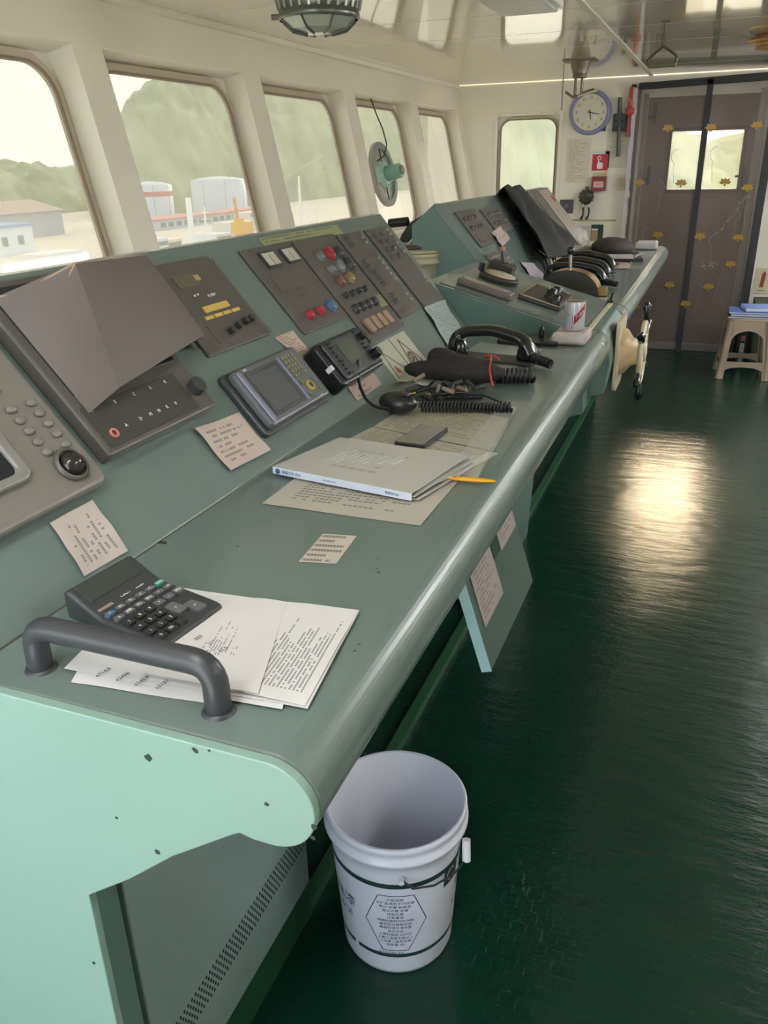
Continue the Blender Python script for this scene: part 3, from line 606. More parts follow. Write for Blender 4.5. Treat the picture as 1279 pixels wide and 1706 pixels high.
rows = [(.016, ['>', 'M', '%', '√', 'C', 'ON'], .009), (.000, ['±', 'MR', 'M-', 'M+', '÷', '→'], .010), (-.018, ['7', '8', '9', '×', '-', 'MU'], .0125), (-.036, ['4', '5', '6', '+', '', ''], .0125), (-.054, ['1', '2', '3', '', '=', ''], .0125), (-.071, ['0', '00', '·', '', '', ''], .0125)]
for y, cs, hh in rows:
    for i, c in enumerate(cs):
        if not c: continue
        m = kt if c == 'ON' else kb_ if c == '>' else kd if c.isdigit() or c == '·' else kg
        big = c in '+='
        key(xs[i] + (.002 if big else 0), y - (.009 if c == '+' else .008 if c == '=' else 0), .0155 if not big else .0185, hh if not big else .028, m, c)
# small printed label, marks
tag(B().sheet([onz(497, 936), onz(560, 939), onz(594, 893), onz(538, 889)], 4, 4, .0002, .0003).obj('stuck_label', print_mat('label_print', 'b9b2a6', '4c443e', 6, 12, .04, .04, .7), None), 'small printed label stuck flat on the worktop in front of the book', 'label')
# sheet under the book, book, pages
tag(B().sheet([onz(436, 839), onz(700, 876), onz(764, 800), onz(520, 775)], 12, 10, .0008, .0003).obj('paper_sheet', print_mat('notice_print', 'b3aea2', '5e5a56', 18, 30, .12, .15, .6, .5), None), 'aged printed sheet lying under the front edge of the book', 'paper')
bk = thing('document_book', 'document book with a white spine in a clear plastic cover, lying on the worktop', 'book', Matrix.Translation(onz(620, 780, 1.067)))
s0, s1, f1, f0 = onz(455, 778, 1.083), onz(686, 823, 1.083), onz(783, 760, 1.083), onz(566, 730, 1.083); dn = Vector((0, 0, 1)); org = Vector(bk.location)
lo = lambda p, h=0: Vector(p) - org + dn * h
bpy.context.view_layer.update()
cov = print_mat('cover_print', 'bfbbb5', '6e6c72', 9, 14, .3, .2, .35, .25, False, .6)
B().sheet([lo(s0, .0008), lo(s1, .0008), lo(f1, .0008), lo(f0, .0008)], 14, 12, .0006, .0008, 3).obj('cover', cov, bk)
B().prism([lo(s0, -.0125), lo(s1, -.0125), lo(s1, .001), lo(s0, .001)], (s0 - f0).normalized() * .002).obj('spine', mat('spine_white', 'd5dcec', .4), bk, .0006)
for i in range(5):
    g = (s0 + s1 + f0 + f1) / 4; z = -.0015 - .0024 * i
    q = [lo(g + (p - g) * (.985 - .004 * (i % 2)), z) for p in (s0, s1, f1, f0)]
    q[2] += Vector((.004 * i, -.003 * i, -.0008 * i)); q[1] += Vector((.003 * i, 0, 0))
    B().prism(q, (0, 0, .0013)).obj('page_block', mat('page_' + 'ab'[i % 2], ('c9c6bf', '5b5a58')[i % 2], .4), bk)
cl = mat('clear_film', 'e8e8e4', .12, alpha=.22, spec=.8)
B().sheet([lo(s1, -.006), lo(s1, .003) + Vector((.012, .01, -.004)), lo(f1, .004) + Vector((.05, .02, 0)), lo(f1, -.002)], 8, 10, .006, .0004, 4).sheet([lo(s0, .0016), lo(s1, .0016), lo(f1, .0016), lo(f0, .0016)], 12, 10, .0016, .0003, 9).obj('plastic_sleeve', cl, bk)
sd = (s1 - s0).normalized(); sfm = frame(lo((s0 + s1) / 2, -.006) + (s0 - f0).normalized() * .0022, sd, (0, 0, 1), sd.cross(Vector((0, 0, 1))))
text('spine_print', '船舶文件 FILE', .007, mat('spine_blue', '3f5c86', .5), bk, (-.105, 0, 0), al='CENTER', flipM=sfm); text('spine_print', 'RECORD BOOK', .004, mat('spine_blue', '3f5c86'), bk, (-.02, 0, 0), flipM=sfm); text('spine_print', '驾驶台 No.', .006, mat('spine_blue', '3f5c86'), bk, (.11, 0, 0), flipM=sfm)
B(sfm).cyl((-.136, 0, -.0002), (-.136, 0, .0003), .0055, seg=20).obj('spine_emblem', blue, bk)
for i in range(11):
    a = .22 + i * .042; v0 = .30 + .02 * i + .05 * (i % 2); p0 = s0.lerp(s1, a).lerp(f0.lerp(f1, a), v0); p1 = s0.lerp(s1, a + .02).lerp(f0.lerp(f1, a + .02), v0 + .34 - .02 * i)
    d = sd * .0016
    B().prism([lo(p0 - d, .0022), lo(p0 + d, .0022), lo(p1 + d, .0022), lo(p1 - d, .0022)], (0, 0, .0004)).obj('reflection_streak', mat('streak_white', 'e4e4e0', .3), bk)  # reflections on the plastic cover built as pale strips
pn = thing('paper_knife', 'yellow ochre pointed plastic paper knife sticking out from under the book', 'knife', flat(-.40, 1.333, 1.069, math.radians(6)))
B().ball((.035, 0, .0045), .05, 20, (1, .13, .09)).obj('blade', ochre, pn)
# logbook sheets under glass-like film behind the book
tag(B().sheet([onz(560, 742), onz(795, 797), onz(815, 752), onz(620, 712)], 12, 8, .001, .0003, 5).obj('chart_sheet', print_mat('chart_print', 'a9a594', '6f6c60', 16, 30, .05, .05, .5, .4), None), 'printed chart sheet taped to the worktop behind the book', 'paper')
tag(B().sheet([onz(622, 711), onz(815, 750), onz(848, 697), onz(690, 668)], 12, 8, .0008, .0003, 6).obj('chart_sheet', print_mat('chart_print_b', 'a6a291', '75715f', 14, 26, .05, .05, .6, .4), None), 'printed chart sheet taped to the worktop beneath the microphone', 'paper')
tag(B().sheet([onz(735, 795, 1.0675), onz(795, 800, 1.0675), onz(862, 680, 1.0675), onz(835, 672, 1.0675)], 8, 14, .003, .0003, 8).obj('clear_tape', cl, None), 'wrinkled clear tape along the right edge of the chart sheets', 'tape')
ph = thing('mobile_phone', 'mobile phone in a dark case lying on the chart sheets behind the book', 'phone', flat(-.53, 1.555, 1.0675, math.radians(-5)))
plate(B(), -.034, -.068, .034, .068, .008, 0, .009).obj('case', blk, ph, .002); plate(B(), -.031, -.064, .031, .064, .007, .009, .0098).obj('glass_front', mat('phone_glass', '77736f', .08), ph)
# microphone with coiled lead
mc = thing('microphone', 'black hand microphone lying behind the book, its lead running to the radio set', 'microphone', flat(-.645, 1.72, 1.066, math.radians(-12)))
B().ball((0, 0, .026), .036, 20, (1.35, .95, .7)).obj('shell', blk, mc); B().box((.02, -.012, .045), (.034, .012, .053)).obj('talk_key', dgrey, mc, .003)
def coil(b, p0, p1, R, r, turns, sag=0, seg=6, up=Vector((0, 0, 1))):
    p0 = Vector(p0); p1 = Vector(p1); d = (p1 - p0).normalized(); a = d.cross(up).normalized(); c = a.cross(d); pts = []
    for i in range(turns * 8 + 1):
        t = i / (turns * 8); an = t * turns * 2 * math.pi
        pts.append(p0.lerp(p1, t) + (a * math.cos(an) + c * math.sin(an)) * R + Vector((0, 0, -sag * math.sin(t * math.pi))))
    return b.tube(pts, r, seg)
M_ = mc.matrix_world.inverted(); bpy.context.view_layer.update(); M_ = mc.matrix_world.inverted()
W2 = lambda p: M_ @ Vector(p)
coil(B(), W2((-.60, 1.745, 1.080)), W2((-.395, 1.80, 1.080)), .0115, .0028, 26).obj('coiled_lead', blk, mc)
B().tube(bend([W2(ons(597, 600, .058)), W2(ons(598, 640, .035)), W2(onz(608, 664, 1.10)), W2(onz(624, 678, 1.09)), W2(onz(648, 682, 1.09))], .02), .0042, 8).obj('lead', blk, mc)
# box of small parts, cable
tr = thing('cable_bundle', 'tangle of dark plugs and short cables behind the microphone', 'cables', flat(-.60, 1.875, 1.066))
for i in range(26):
    x = random.uniform(-.1, .09); y = random.uniform(-.045, .045); z = random.uniform(.004, .03); a = random.uniform(0, 3.1)
    B().cyl((x, y, z), (x + .03 * math.cos(a), y + .03 * math.sin(a), z + random.uniform(-.004, .015)), random.uniform(.004, .008), seg=8).obj('plug', (blk, dgrey, gasket, brass)[(i * 5) % 7 % 4], tr)
for k in range(5): B().tube(bend([(-.1 + .03 * k, -.04, .006), (-.05 + .03 * k, .03, .02 + .004 * k), (.03, -.03 + .015 * k, .012), (.11, .02, .006)], .03), .003, 6).obj('cable', blk, tr)
lg = thing('straight_cable', 'thin black cable looping right past the coiled microphone lead', 'cable', flat(-.5, 1.86, 1.066))
B().tube([(-.10, -.03, .02), (-.03, .0, .024), (.03, -.01, .022), (.085, -.045, .016), (.105, -.065, .008)], .003, 8).obj('cable', blk, lg)
# gloves-like pouch and rolled lead with red string
po = thing('radio_pouch', 'dark cloth pouch bound with a red string in front of the telephone handset', 'pouch', flat(-.60, 2.02, 1.066, math.radians(4)))
cloth = mat('dark_cloth', '2b2624', .85, bump=.3, bscale=140)
def blob(nm, m, parent, c, r, sc, amp, seed, seg=22):
    b = B().ball((0, 0, 0), r, seg, sc); b.v = [v + v.normalized() * noise.noise(v * (2.2 / r) * .35 + Vector((seed, 0, 0))) * amp * r for v in b.v]
    b.v = [v + Vector(c) for v in b.v]; b.v = [Vector((v.x, v.y, max(v.z, .001))) for v in b.v]; return b.obj(nm, m, parent)
blob('pouch_body', cloth, po, (0, 0, .036), .1, (1.35, .42, .36), .25, 2)
blob('pouch_fold', cloth, po, (-.035, .045, .05), .038, (1.3, .9, .9), .3, 6)
coil(B(), (.10, .02, .022), (.20, .05, .022), .018, .005, 9).obj('coiled_lead', blk, po)
B().tube([(.075, .045, .065), (.095, .01, .075), (.098, -.03, .05), (.11, -.045, .012)], .0028, 6).tube([(.07, .04, .07), (.10, .03, .074), (.115, .03, .06)], .0025, 6).obj('red_string', mat('red_string', 'b23a34', .6), po)
# telephone handset with cradle
def handset(nm, label, M, group=None, cord=True, L=.2):
    t = thing(nm, label, 'telephone', M, group)
    pts = [(-L / 2, 0, .022), (-L / 2 + .002, 0, .055), (-L / 2 + .03, 0, .078), (0, 0, .086), (L / 2 - .035, 0, .070), (L / 2 - .01, 0, .045), (L / 2, 0, .022)]
    P = bend(pts, .018, 4); b = B(); n = len(P); vs = []
    for i, p in enumerate(P):
        d = (P[min(i + 1, n - 1)] - P[max(i - 1, 0)]).normalized(); a = Vector((0, 1, 0)); c = a.cross(d); t_ = i / (n - 1)
        w_ = .026 + .006 * abs(2 * t_ - 1) ** 2; h_ = .016 + .005 * abs(2 * t_ - 1) ** 2
        for k in range(12):
            an = k * math.pi / 6; ca_, sa = math.cos(an), math.sin(an); f = (abs(ca_) ** 3 + abs(sa) ** 3) ** (-1 / 3)
            vs.append(p + a * ca_ * w_ * f + c * sa * h_ * f)
    b.add(vs, [(i * 12 + k, i * 12 + (k + 1) % 12, (i + 1) * 12 + (k + 1) % 12, (i + 1) * 12 + k) for i in range(n - 1) for k in range(12)] + [tuple(range(12))[::-1], tuple(range((n - 1) * 12, n * 12))], True)
    g_ = mat('handset_black', '1b1c1e', .18, coat=.4); b.obj('grip', g_, t)
    B().lathe([(.0, .0), (.024, .0), (.028, .01), (.024, .032), (.016, .044)], (-L / 2 + .012, 0, .006), 20).obj('earpiece', g_, t)
    B().lathe([(.0, .0), (.024, .0), (.028, .01), (.024, .032), (.016, .04)], (L / 2 - .016, 0, .006), 20).obj('mouthpiece', g_, t)
    plate(B(), -L / 2 - .03, -.045, L / 2 + .015, .045, .008, 0, .008).obj('cradle', dgrey, t, .002)
    if cord: coil(B(), (L / 2 + .0, -.01, .02), (L / 2 + .075, -.05, .016), .012, .0035, 9).obj('coiled_cord', blk, t)
    return t
handset('telephone_handset', 'black telephone handset on its cradle beside the can, nearest of the handsets', flat(-.575, 2.33, 1.066, math.radians(-8)), cord=True, L=.235)
kp_ = thing('black_tray', 'flat black tray behind the nearest handset against the steering console', 'tray', flat(-.53, 2.62, 1.066))
plate(B(), -.09, -.06, .1, .06, .01, 0, .012).obj('base', blk, kp_, .003); B().lathe([(.008, .012), (.01, .03), (.006, .042), (0, .044)], (.035, .03, 0), 12).obj('knob', blk, kp_)
tag(B().sheet([onz(750, 602), onz(850, 618), onz(905, 582), onz(800, 570)], 6, 6, .0006, .0003).obj('grey_sheet', mat('grey_film', '9ba098', .25), None), 'grey plastic sheet on the worktop under the nearest handset', 'sheet')
# tissue packet and can
tp = thing('tissue_packet', 'pink wrapped tissue packet at the desk edge with a can standing on it', 'packet', flat(-.398, 2.655, 1.066, math.radians(2)))
b = B(); q = [(-.055, -.07), (.05, -.07), (.055, .07), (-.05, .07)]
b.prism([(x, y, 0) for x, y in q], (0, 0, .036)).obj('packet', mat('tissue_pink', 'c2aeb0', .35, var=.1, vscale=20, bump=.5, bscale=25), tp, .012, 3)
B().sheet([(-.06, -.075, .012), (.055, -.076, .01), (.05, -.066, .04), (-.05, -.066, .04)], 12, 4, .012, .0003, 3).obj('wrapper', cl, tp)
cn = thing('drink_can', 'small pale can with a slanted red band and open lid, standing on the tissue packet', 'can', flat(-.395, 2.66, 1.103))
cm_ = mat('can_pale', 'c6c4cc', .3, metal=.2); B().lathe([(.0, 0), (.030, 0), (.0325, .004), (.0325, .082), (.030, .087), (.030, .089), (.027, .087), (.027, .075), (0, .075)], seg=32).obj('can_body', cm_, cn)
def wrap(b, poly, R, h=.0003, r1=None, H=1):
    """thin printed shape wrapped round an upright cylinder or cone; x is arc angle, y is height"""
    RR = lambda y: R if r1 is None else R + (r1 - R) * y / H
    ps = [Vector(((RR(y) + h) * math.sin(x), -(RR(y) + h) * math.cos(x), y)) for x, y in poly]; return b.add(ps, [tuple(range(len(ps)))])
b = B()
for i in range(10):
    a = .1 + i * .12; wrap(b, [(a, .02 + i * .004), (a + .12, .024 + i * .004), (a + .12, .05 + i * .004), (a, .046 + i * .004)], .0325)
b.obj('red_band', mat('can_red', '9a2e3c', .35), cn)
b = B(); wrap(b, [(-.7, .004), (-.66, .004), (-.66, .08), (-.7, .08)], .0325); wrap(b, [(-.05, .004), (0, .004), (0, .08), (-.05, .08)], .0325); b.obj('blue_line', blue, cn)
def wrap_text(nm, s, size, m, parent, R, a0, z0, rot=0, r1=None, H=1, h=.0006, al='CENTER'):
    o = text(nm, s, size, m, parent, ext=0, rot=rot, al=al)
    for v in o.data.vertices:
        y = v.co.y + z0; r_ = (R if r1 is None else R + (r1 - R) * y / H) + h; a = a0 + v.co.x / R; v.co = (r_ * math.sin(a), -r_ * math.cos(a), y)
    return o
wrap_text('can_print', '八宝粥', .013, whiteink, cn, .0325, .75, .052, .5); wrap_text('can_print', 'NO.1', .008, ink, cn, .0325, -.4, .05)
B().lathe([(0, .0), (.029, 0), (.029, .0015), (0, .0015)], (.004, .004, .0885), 24).obj('lid', mat('can_lid', 'a89a88', .3, 1), cn)

# ================================================================ STEERING CONSOLE TOP
def tf(x, y, h=.0075, rot=0):   # a place on the sloping steering top: x, y in the room
    return frame((x, y, 1.067 + .288 * (-.372 - x) + h), (0, 1, 0), Vector((-1, 0, .288)).normalized(), Vector((.288, 0, 1)).normalized()) @ Matrix.Rotation(rot, 4, 'Z')
gm = mat('gauge_dark', '38342f', .4)
t = thing('indicator_bar', 'long dark indicator housing near the left edge of the steering console top', 'indicator', tf(-.745, 2.875))
B().prism([(-.035, -.1, 0), (.035, -.1, 0), (.035, .1, 0), (-.035, .1, 0)], (0, 0, .022)).obj('housing', mat('dusty_brown', '6d645c', .4), t, .006, 3)
B().box((-.022, -.085, .022), (.022, .085, .024)).obj('scale_window', mat('dusty_glass', '8d8478', .2), t)
t = thing('rudder_gauge', 'flat oval gauge lying open in the middle of the steering console top', 'gauge', tf(-.76, 3.13, rot=.1))
B().lathe([(0, 0), (.075, 0), (.078, .018), (.07, .022), (0, .022)], seg=32).obj('housing', gm, t, .002)
B().lathe([(0, 0), (.062, 0), (.062, .002), (0, .002)], (0, 0, .0225), 32).obj('dial', mat('gauge_cream', 'b8ab8e', .3), t)
B().box((-.003, -.055, .025), (.003, .04, .027)).obj('pointer', ivory, t)
for a in (-.6, .5): B().cyl((.05 * math.sin(a), .05 * math.cos(a) + .03, .022), (.05 * math.sin(a), .05 * math.cos(a) + .03, .05), .012, seg=12).obj('knob', (blk, gasket)[a > 0], t, .002)
t = thing('hand_tiller', 'small dark toggle unit with a lever behind the oval gauge on the steering console', 'lever', tf(-.80, 3.34))
plate(B(), -.04, -.05, .04, .05, .008, 0, .03).obj('base', gm, t, .004); B().cyl((0, 0, .03), (.01, .02, .07), .008, seg=10).obj('stick', blk, t); blob('grip', mat('worn_pink_grip', '9a7a6c', .5), t, (.012, .024, .075), .014, (1, 1, 1), .1, 1, 10)
t = thing('autopilot_unit', 'brown bordered control unit with knobs beside the can on the steering console', 'control unit', tf(-.56, 3.07))
plate(B(), -.13, -.07, .16, .085, .006, 0, .014).obj('face_plate', gm, t, .003); b = B(); ring(b, rrect(-.13, -.07, .16, .085, .006), rrect(-.122, -.062, .152, .077, .005), .014, .018); b.obj('rim', mat('rim_tan', 'a08d70', .3, .6), t, .001)
for x, y, r_, h in ((-.02, -.01, .02, .035), (.07, -.015, .017, .03), (-.085, -.04, .015, .03)): B().lathe([(r_ * 1.2, 0), (r_ * 1.2, .006), (r_, .01), (r_ * .9, h), (0, h + .002)], (x, y, .014), 20).obj('knob', blk, t)
B().box((-.10, -.062, .014), (-.03, -.035, .026)).box((-.06, -.055, .026), (-.045, -.042, .045)).obj('selector', blk, t, .002); B().ball((-.035, .0, .05), .004, 8).obj('lamp', whiteink, t)
t = thing('engine_telegraph', 'brass curved engine lever quadrant with a black knobbed stick behind the steering console', 'lever', Matrix.Translation((-.575, 3.66, 1.066)))
B().prism([(-.13, -.06, 0), (.13, -.06, 0), (.13, .06, 0), (-.13, .06, 0)], (0, 0, .02)).obj('base', gm, t, .003)
q = [(.125 * math.cos(math.pi * i / 16), .018 + .085 * math.sin(math.pi * i / 16)) for i in range(17)]
B().prism([(x, -.05, z) for x, z in q], (0, .1, 0)).obj('quadrant', mat('quadrant_side', '3d382e', .35), t)
for y in (-.052,): B().add([(x * s, yy, .018 + (z - .018) * s) for yy in (y, y + .104) for s in (1.03,) for x, z in q], [(i, i + 1, i + 18, i + 17) for i in range(16)], True).obj('brass_band', brass, t)
B().box((.12, -.03, .0), (.16, .03, .035)).obj('end_stop', brass, t, .003)
B().cyl((0, 0, .08), (-.004, 0, .17), .007, seg=12).obj('stick', chrome, t); B().ball((-.004, 0, .18), .017, 14, (1, 1, 1.1)).obj('knob', mat('handset_black', '1b1c1e'), t)
t = thing('front_lip_clip', 'small black clip at the far corner of the steering console lip', 'clip', Matrix.Translation((-.37, 3.40, 1.076)))
B().box((-.012, -.008, 0), (.012, .008, .012)).obj('base', blk, t, .002); B().cyl((0, 0, .01), (.008, 0, .04), .004, seg=8).obj('pin', blk, t)

# ship's wheel on the aisle side of the steering console
wh = thing('helm', 'small cream steering wheel with black grips, seen edge-on beside the console', 'wheel', frame((-.292, 3.08, .955), (0, 1, 0), (0, 0, 1), (1, 0, 0)))
plate(B(), -.10, -.13, .10, .12, .02, -.003, .012).obj('mounting_plate', ivory, wh, .003)
B().lathe([(.085, .012), (.078, .03), (.05, .05), (.045, .068), (0, .07)], seg=28).obj('hub_housing', mat('hub_cream', 'd9bf96', .4), wh)
B().cyl((0, 0, .05), (0, 0, .10), .014).obj('shaft', chrome, wh)
ca_ = [(.105 + .009 * math.cos(k * math.pi / 5), .085 + .009 * math.sin(k * math.pi / 5)) for k in range(11)]
B().lathe(ca_, seg=48).obj('rim', ivory, wh)
B().lathe([(0, .07), (.03, .072), (.032, .098), (0, .102)], seg=24).obj('boss', ivory, wh)
for k in range(6):
    a = math.radians(90 + 60 * k); d = Vector((math.cos(a), math.sin(a), 0)); z = Vector((0, 0, .085))
    B().cyl(d * .025 + z, d * .118 + z, .0075, seg=10).obj('spoke', ivory, wh)
    B().tube([d * .115 + z, d * .125 + z, d * .145 + z, d * .168 + z, d * .178 + z], [.008, .013, .012, .016, .006], 12).obj('grip', mat('handset_black', '1b1c1e'), wh)

# ================================================================ FAR CONSOLE
r, w, h = panel('switch_panel', 'greyish switch panel nearest the steering console on the far sloped face', 3.50, .268, 3.80, .452, group='far switch panels')
buttons(r, [(.05 + .05 * i, .14) for i in range(4)] + [(.05 + .05 * i, .09) for i in range(4)], veiled_edge, rr=.009); plate(B(), .04, .02, .26, .06, .003, .006, .009).obj('blank_plate', veiled_edge, r)
r, w, h = panel('switch_panel', 'second greyish switch panel on the far sloped face, left of the draped cloth', 3.88, .30, 4.20, .44, group='far switch panels')
buttons(r, [(.05 + .05 * i, .1) for i in range(5)] + [(.05 + .05 * i, .05) for i in range(5)], veiled_edge, rr=.009)
r, w, h = panel('lever_panel', 'dark panel of lamps and keys low on the far sloped face', 3.47, .10, 3.78, .23)
buttons(r, [(.03 + .032 * i, .03 + .025 * j) for i in range(8) for j in range(4)], mat('key_dim', '8b8680', .35), rr=.007)
tag(B(sl(0, 0, .008)).sheet([(3.77, .235, 0), (3.97, .255, 0), (3.98, .33, 0), (3.75, .312, 0)], 8, 6, .01, .0004).obj('note_slip', print_mat('pinkish_print', 'ab9d93', '6c625e', 6, 8, .1, .1, .3), None), 'pinkish note taped on the far sloped face beside the cloth', 'paper')
tag(B(sl(0, 0, .004)).sheet([(3.86, .02, 0), (4.10, .0, 0), (4.08, .10, 0), (3.88, .135, 0)], 8, 6, .006, .0004).obj('note_slip', mat('blank_card', 'a69ca2', .6), None), 'blank mauve card leaning low on the far sloped face under the cloth', 'paper')
t = thing('hand_tools', 'cluster of dark handles and tools at the foot of the far sloped face', 'tools', sl(4.22, .06, .004))
for i in range(7): B().tube([(-.12 + .045 * i, -.05 + .01 * (i % 3), .012), (-.10 + .045 * i, .02, .03 + .008 * (i % 2)), (-.09 + .045 * i, .08, .018)], .009, 8).obj('handle', (blk, brass, chrome)[(i * 3 % 7) % 3], t)
# cloth draped over the top edge
cb = B(); nx, ny = 26, 40; vs = []
for j in range(ny + 1):
    v = j / ny
    for i in range(nx + 1):
        u = i / nx; wl_ = 4.36 + .22 * math.sin(v * 2.2) * 0 - .34 * v ** 1.6; wr = 4.78 + .16 * v - .12 * max(0, v - .7)
        y = wl_ + (wr - wl_) * u; s = .56 - .50 * v + .03 * math.sin(u * 6 + 1) * v
        hgt = .035 + .022 * math.sin(u * 11 + v * 2) + .03 * noise.noise((u * 3, v * 3, 4)) + .03 * v
        if s > .503: p = SO + SV * .503 + SN * hgt * .8 + Vector((-(s - .503) * .5, 0, -(s - .503) * .6)) + Vector((0, y, 0))
        else: p = SO + SV * s + SN * max(hgt, .012) + Vector((0, y, 0))
        vs.append(p)
cb.add(vs, [(j * (nx + 1) + i, j * (nx + 1) + i + 1, (j + 1) * (nx + 1) + i + 1, (j + 1) * (nx + 1) + i) for j in range(ny) for i in range(nx)], True)
o = cb.obj('draped_cloth', mat('charcoal_cloth', '2f2f2e', .9, bump=.2, bscale=60)); md = o.modifiers.new('thick', 'SOLIDIFY'); md.thickness = .006
tag(o, 'charcoal jacket-like cloth draped over the top of the far console', 'cloth')
# chart display with light panel at the far end
t = thing('echo_sounder', 'flat beige instrument case with a steel rim at the far end of the sloped face', 'display', sl(4.86, .04, .002))
plate(B(), .05, 0, .66, .44, .01, 0, .03).obj('housing', mat('dim_grey_case', '67645e', .35), t, .005)
plate(B(), .30, .02, .62, .425, .006, .03, .036).obj('front_cover', mat('beige_cover', 'a39a8c', .3), t, .003); B().box((.52, .33, .036), (.58, .37, .038)).obj('red_badge', red, t)
B().tube([(.04, .0, .03), (.07, .2, .034), (.10, .43, .03)], .006, 8).obj('edge_strip', chrome, t)
tag(B(sl(0, 0, .036)).sheet([(5.02, .03, .012), (5.46, .05, .004), (5.47, .16, .006), (5.08, .15, .004)], 12, 6, .03, .0004, 3).obj('plastic_wrap', cl, None), 'crumpled clear plastic at the foot of the beige instrument case', 'wrap')
# three handsets in a row
for i, (x, y, lab) in enumerate(((-.60, 3.98, 'nearest of the three black telephone handsets behind the engine lever'), (-.61, 4.22, 'middle one of the three black telephone handsets on the far desk'), (-.62, 4.5, 'farthest of the three black telephone handsets on the far desk'))):
    handset('telephone_handset', lab, flat(x, y, 1.066, math.radians(-6)), 'telephone handsets on the far desk', i == 0, .26)
tag(B().sheet([Vector((-.66, 4.62, 1.0675)), Vector((-.42, 4.60, 1.0675)), Vector((-.44, 5.0, 1.0675)), Vector((-.68, 5.0, 1.0675))], 8, 8, .008, .0004).obj('paper_sheet', print_mat('log_print', 'b5aaa2', '77706c', 18, 16), None), 'curled paper lying behind the three handsets', 'paper')
t = thing('peaked_cap', 'dark brown peaked cap resting at the end of the far desk', 'cap', flat(-.60, 5.35, 1.066, .2))
b = B().lathe([(.10, .0), (.125, .03), (.12, .06), (.09, .085), (.04, .098), (0, .1)], seg=28); b.obj('crown', mat('cap_brown', '3a3230', .7), t)
B().prism([(.16 * math.cos(a), -.02 - .13 * math.sin(a), .012) for a in [math.pi * k / 10 for k in range(11)]], (0, 0, .006)).obj('peak', mat('handset_black', '1b1c1e'), t)
t = thing('open_binder', 'black open binder with papers in front of the cap', 'binder', flat(-.56, 5.0, 1.068, .15))
B().prism([(-.17, -.1, 0), (.17, -.1, 0), (.17, .1, 0), (-.17, .1, 0)], (0, 0, .02)).obj('cover', blk, t, .003); B().box((-.14, -.12, .02), (.12, .07, .026)).obj('page_block', mat('page_lilac', 'b3a9b0', .6), t); B().cyl((.12, -.12, .03), (.17, .03, .034), .006, seg=8).obj('metal_bar', chrome, t)
t = thing('rope_coil', 'small coil of white rope beside the cap on the far desk', 'rope', flat(-.79, 5.42, 1.066))
for k in range(3): B().tube([((.07 - .012 * k) * math.cos(a * .33), (.07 - .012 * k) * math.sin(a * .33), .012 + .016 * k) for a in range(20)], .009, 8).obj('rope_turn', mat('rope_white', 'cfcbb6', .8, bump=.5, bscale=90), t)
t = thing('tissue_packet', 'wrapped white packet at the far corner of the desk', 'packet', flat(-.42, 5.70, 1.066, .05)); B().prism([(-.07, -.06, 0), (.06, -.06, 0), (.065, .06, 0), (-.06, .06, 0)], (0, 0, .05)).obj('packet', mat('packet_white', 'c2bcba', .3, bump=.4, bscale=25), t, .014, 3); B().sheet([(-.078, -.07, .012), (.07, -.072, .01), (.064, -.066, .05), (-.06, -.066, .05)], 10, 4, .01, .0003, 5).obj('wrapper', cl, t)
t = thing('clear_mat', 'clear plastic mat with a pale mark on the far end of the desk', 'mat', flat(-.43, 5.1, 1.0665)); B().box((-.09, -.5, 0), (.075, .46, .002)).obj('film', mat('mat_film', '8f9a90', .15), t); B().tube([(-.03, -.1, .003), (-.01, -.2, .003), (.02, .05, .003), (.03, -.15, .003)], .0025, 6).obj('pale_mark', mat('mark_pale', 'c8c29c', .5), t)
t = thing('desk_lamp_lead', 'black cable loop at the end of the far sloped face', 'cable', Matrix.Translation((-.80, 5.60, 1.066))); B().tube(bend([(0, 0, 0), (-.06, .0, .12), (-.16, 0, .17), (-.2, 0, .10), (-.12, 0, .0)], .05), .006, 8).obj('cable', blk, t)
# black hood, white box and bucket standing on the window shelf
t = thing('equipment_hood', 'large black rounded hood standing behind the steering console', 'hood', Matrix.Translation((-1.40, 4.15, .886)))
q = [(-.05, 0)] + [(-.05 + .24 - .24 * math.cos(math.pi * k / 14), .30 + .20 * math.sin(math.pi * k / 14)) for k in range(15)] + [(.43, 0)]
B().prism([(x - .06, -.12, z) for x, z in q], (0, .3, 0)).obj('shell', mat('hood_black', '2c2c2b', .7), t, .02, 3); B().cyl((-.15, -.1, .44), (-.05, -.1, .45), .022).obj('clamp', blk, t, .003)
B().box((-.13, -.13, .27), (.3, -.12, .29)).obj('ridge', blk, t, .002)
t = thing('white_box', 'plain white carton standing between the shelf bucket and the black hood', 'box', Matrix.Translation((-1.17, 3.84, .886))); B().box((-.075, -.05, 0), (.055, .04, .35)).obj('carton', mat('carton_white', 'c9c9c0', .6), t, .004); B().box((-.075, -.05, .35), (.055, -.005, .353)).obj('flap', mat('carton_white', 'c9c9c0'), t)
def bucket(nm, label, M, H, R0, R1, m, cat='bucket'):
    t = thing(nm, label, cat, M)
    B().lathe([(0, .004), (R0 - .004, .004), (R1 - .005, H), (R1, H + .002), (R1 + .004, H), (R1 + .004, H - .012), (R1 + .001, H - .014), (R1 + .001, H - .03), (R1 + .007, H - .032), (R1 + .007, H - .04), (R1 - .003, H - .042), (R1 - .006, H - .075), (R0, .012), (R0 - .004, 0), (0, 0)], seg=64).obj('bucket_body', m, t)
    return t
t = bucket('lidded_bucket', 'old cream plastic bucket with a disc and cord on its lid, on the window shelf', Matrix.Translation((-1.235, 3.50, .886)), .36, .12, .14, mat('old_cream', 'bdb49a', .45, var=.08))
